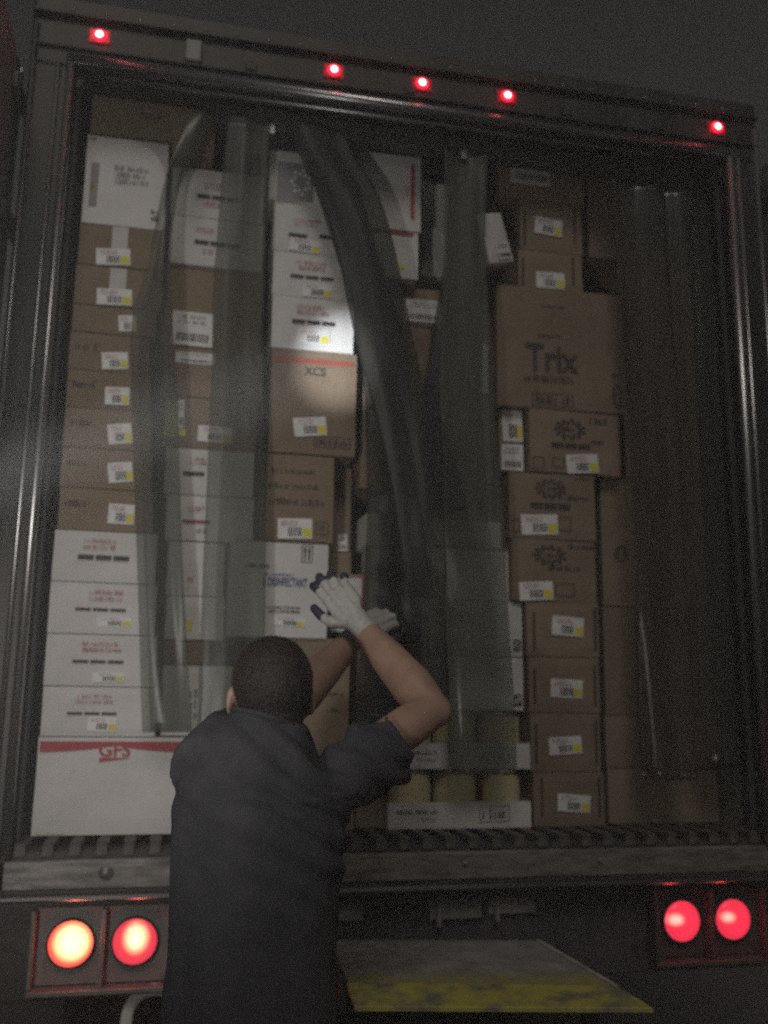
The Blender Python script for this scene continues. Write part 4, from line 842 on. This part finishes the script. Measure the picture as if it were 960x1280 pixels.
# trousers, belt, shoes
bm = bmesh.new()
loft(bm, [(PX, PY, 0.78, 0.150, 0.118), (PX, PY, 0.86, 0.163, 0.12), (PX, PY, 0.96, 0.160, 0.116), (PX, PY, 1.00, 0.158, 0.114)], 28)
for s in (-1, 1):
    tube(bm, [(PX + s * 0.080, PY, 0.84), (PX + s * 0.092, PY + 0.005, 0.66), (PX + s * 0.100, PY + 0.01, 0.48), (PX + s * 0.104, PY - 0.012, 0.26), (PX + s * 0.104, PY - 0.02, 0.045)], [0.098, 0.088, 0.076, 0.070, 0.072], 18)
me = remeshed(bm, 'trousers', 0.010, 5, 0.5)
for v in me.vertices: v.co += v.normal * (noise.noise(Vector((v.co.x * 10, v.co.y * 10, v.co.z * 6))) * 0.007)
kid('trousers', me, MAT['trouser'])
for s in (-1, 1):
    bm = bmesh.new(); x = PX + s * 0.106
    ball(bm, (x, PY - 0.005, 0.045), (0.046, 0.085, 0.045)); ball(bm, (x + s * 0.006, PY + 0.10, 0.036), (0.048, 0.095, 0.036)); bbox(bm, x - 0.045, x + 0.047, PY - 0.088, PY + 0.185, 0.0, 0.02, 0.008)
    tube(bm, [(x, PY - 0.02, 0.03), (x, PY - 0.02, 0.11)], [0.045, 0.042], 16)
    me = remeshed(bm, 'shoe', 0.006, 4, 0.5)
    dz = min(v.co.z for v in me.vertices)
    for v in me.vertices: v.co.z -= dz
    kid('shoe', me, MAT['rubber'])
# gloves: white knit backs, navy coated fingers and palms
def glove(wr, el, d, n_hint, pinky_hint, curl, spread, thumb, scale=1.0):
    d = d.normalized(); n_ = (n_hint - d * n_hint.dot(d)).normalized(); s_ = n_.cross(d).normalized()
    if s_.dot(pinky_hint) < 0: s_ = -s_
    S = scale; fo = (wr - el).normalized()
    bm = bmesh.new(); dip = bmesh.new()
    tube(bm, [wr - fo * 0.045, wr - fo * 0.02, wr, wr + d * 0.02], [0.0355, 0.0335, 0.0335, 0.034], 16, ref=n_)       # knit cuff
    base = wr + d * 0.008
    kn = []
    for i, (off, ln, r) in enumerate(((-0.030, 0.092, 0.0105), (-0.010, 0.098, 0.0108), (0.011, 0.094, 0.0102), (0.030, 0.084, 0.0092))):
        k = base + (s_ * off + d * ln + n_ * (0.004 - 0.006 * abs(i - 1.2))) * S; kn.append((k, r * S))
        tube(bm, [base + s_ * off * 0.55 * S, (base + s_ * off * 0.8 * S).lerp(k, 0.5) + n_ * 0.003, k], [0.0165 * S, 0.0155 * S, 0.0125 * S], 12)
    ball(bm, base + d * 0.05 * S - n_ * 0.006, (0.038 * S, 0.017 * S, 0.046 * S), Matrix((s_, n_, d)).transposed(), 18)
    ball(dip, base + d * 0.058 * S - n_ * 0.0145, (0.036 * S, 0.013 * S, 0.040 * S), Matrix((s_, n_, d)).transposed(), 18)
    segs = ((0.043, 0.026, 0.022), (0.047, 0.030, 0.023), (0.044, 0.028, 0.022), (0.034, 0.021, 0.020))
    for i, (k, r) in enumerate(kn):
        p = k.copy(); ang = 0; pts = [p.copy()]
        side = spread[i]
        for j, l in enumerate(segs[i]):
            ang += math.radians(curl[i][j])
            dirv = (d * math.cos(ang) - n_ * math.sin(ang)) + s_ * side
            p = p + dirv.normalized() * l * S; pts.append(p.copy())
        tube(bm, pts, [r * 1.06, r, r * 0.95, r * 0.80], 12); ball(bm, pts[-1], (r * 0.82,) * 3, None, 12)
        for q_ in pts[1:3]: ball(bm, q_, (r * 1.0,) * 3, None, 12)
        mid = pts[0].lerp(pts[1], 0.72)
        tube(dip, [mid, pts[1], pts[2], pts[3]], [r * 1.06, r * 1.10, r * 1.06, r * 0.92], 12); ball(dip, pts[-1], (r * 0.95,) * 3, None, 12)
        for q_ in pts[1:3]: ball(dip, q_, (r * 1.09,) * 3, None, 12)
    t0 = base - s_ * 0.020 * S + d * 0.012 * S - n_ * 0.004
    a, b, c = thumb
    t1 = t0 + (-s_ * a + d * (1 - a * 0.5) - n_ * 0.15).normalized() * 0.046 * S
    t2 = t1 + (-s_ * b + d - n_ * 0.2).normalized() * 0.034 * S; t3 = t2 + (-s_ * c + d - n_ * 0.25).normalized() * 0.027 * S
    tube(bm, [t0, t1, t2, t3], [0.017 * S, 0.0145 * S, 0.0118 * S, 0.0098 * S], 12); ball(bm, t3, (0.0098 * S,) * 3, None, 12)
    tube(dip, [t1.lerp(t2, 0.55), t2, t3], [0.0125 * S, 0.0126 * S, 0.0108 * S], 12); ball(dip, t3, (0.0112 * S,) * 3, None, 12)
    g_ = kid('glove', remeshed(bm, 'glove', 0.0034, 3, 0.5), MAT['glove'])
    kid('coated_fingers', remeshed(dip, 'coated_fingers', 0.0032, 2, 0.5), MAT['dip'], g_)
    return g_
glove(WR_R, EL_R, -0.58 * RIGHT + 0.74 * UP + 0.34 * FWD, -FWD + 0.15 * UP, RIGHT, ((12, 38, 22), (14, 42, 24), (16, 44, 26), (18, 44, 26)), (-0.10, -0.02, 0.05, 0.16), (0.75, 0.30, 0.10), 1.08)
glove(WR_L, EL_L, 0.74 * RIGHT + 0.45 * UP + 0.50 * FWD, -FWD - 0.3 * RIGHT + 0.2 * UP, UP, ((28, 48, 30), (30, 50, 30), (30, 52, 30), (32, 52, 30)), (-0.08, 0, 0.05, 0.12), (0.7, 0.3, 0.1), 1.0)

# ---------------------------------------------------------------- unseen flashlight read from its bright pool, on an added stand
FL = Vector((-1.42, -2.40, 1.50)); AIM = Vector((-0.235, 0.17, 2.77))
fd = (AIM - FL).normalized()
fs = empty('added_flashlight_stand', (FL.x, FL.y, 0)); tag(fs, 'unseen black flashlight on an added slim tripod beside the camera, lit and aimed at the cartons', 'flashlight')
def loc(p): return Vector(p) - Vector((FL.x, FL.y, 0))
bm = bmesh.new(); tube(bm, [loc(FL - fd * 0.16), loc(FL - fd * 0.03), loc(FL - fd * 0.02), loc(FL + fd * 0.02)], [0.016, 0.016, 0.026, 0.028], 16); link('flashlight_body', mesh_of(bm, 'flashlight_body', True), MAT['rubber'], fs)
bm = bmesh.new(); tube(bm, [loc(FL - fd * 0.09) - Vector((0, 0, 0.012)), Vector((0, -0.05, 0.75))], 0.010, 10); link('post', mesh_of(bm, 'post', True), MAT['dark'], fs)
for a in (90, 210, 330):
    bm = bmesh.new(); tube(bm, [(0, -0.05, 0.80), (0.35 * math.cos(math.radians(a)), -0.05 + 0.35 * math.sin(math.radians(a)), 0.0)], 0.010, 8); link('leg', mesh_of(bm, 'leg', True), MAT['dark'], fs)
for nm, pw, cone, blend, col in (('flashlight_beam', 820.0, 7.6, 1.0, (0.93, 0.97, 1.0)), ('left_fill_spot', 82.0, 88, 1.0, (1.0, 0.95, 0.90))):
    ld = bpy.data.lights.new(nm, 'SPOT'); ld.energy = pw; ld.spot_size = math.radians(cone); ld.spot_blend = blend; ld.shadow_soft_size = 0.02 if cone < 40 else 0.05; ld.color = col
    lo = bpy.data.objects.new(nm, ld); COL.objects.link(lo); lo.parent = fs
    aim = fd if nm == 'flashlight_beam' else (Vector((-1.2, 0.1, 2.25)) - FL).normalized()  # the wide spot is an added fill, aimed apart to brighten the left stacks
    lo.location = loc(FL + fd * 0.035); lo.rotation_euler = (-aim).to_track_quat('Z', 'Y').to_euler()

# ---------------------------------------------------------------- added haze volume, lifts the blacks like a fogged lens
bm = bmesh.new(); bbox(bm, -151, 151, -151, 151, -1.0, 4.6)
hz = link('haze', mesh_of(bm, 'haze')); hz['kind'] = 'stuff'; hz['label'] = 'thin haze added round the trailer to lift the blacks'
hm = bpy.data.materials.new('veil_haze'); hm.use_nodes = True; t = hm.node_tree; t.nodes.clear()
out = t.nodes.new('ShaderNodeOutputMaterial'); pv = t.nodes.new('ShaderNodeVolumePrincipled')
pv.inputs['Color'].default_value = (0.9, 0.89, 0.88, 1); pv.inputs['Density'].default_value = 0.055; pv.inputs['Anisotropy'].default_value = 0.0
t.links.new(pv.outputs[0], out.inputs['Volume']); hz.data.materials.append(hm)
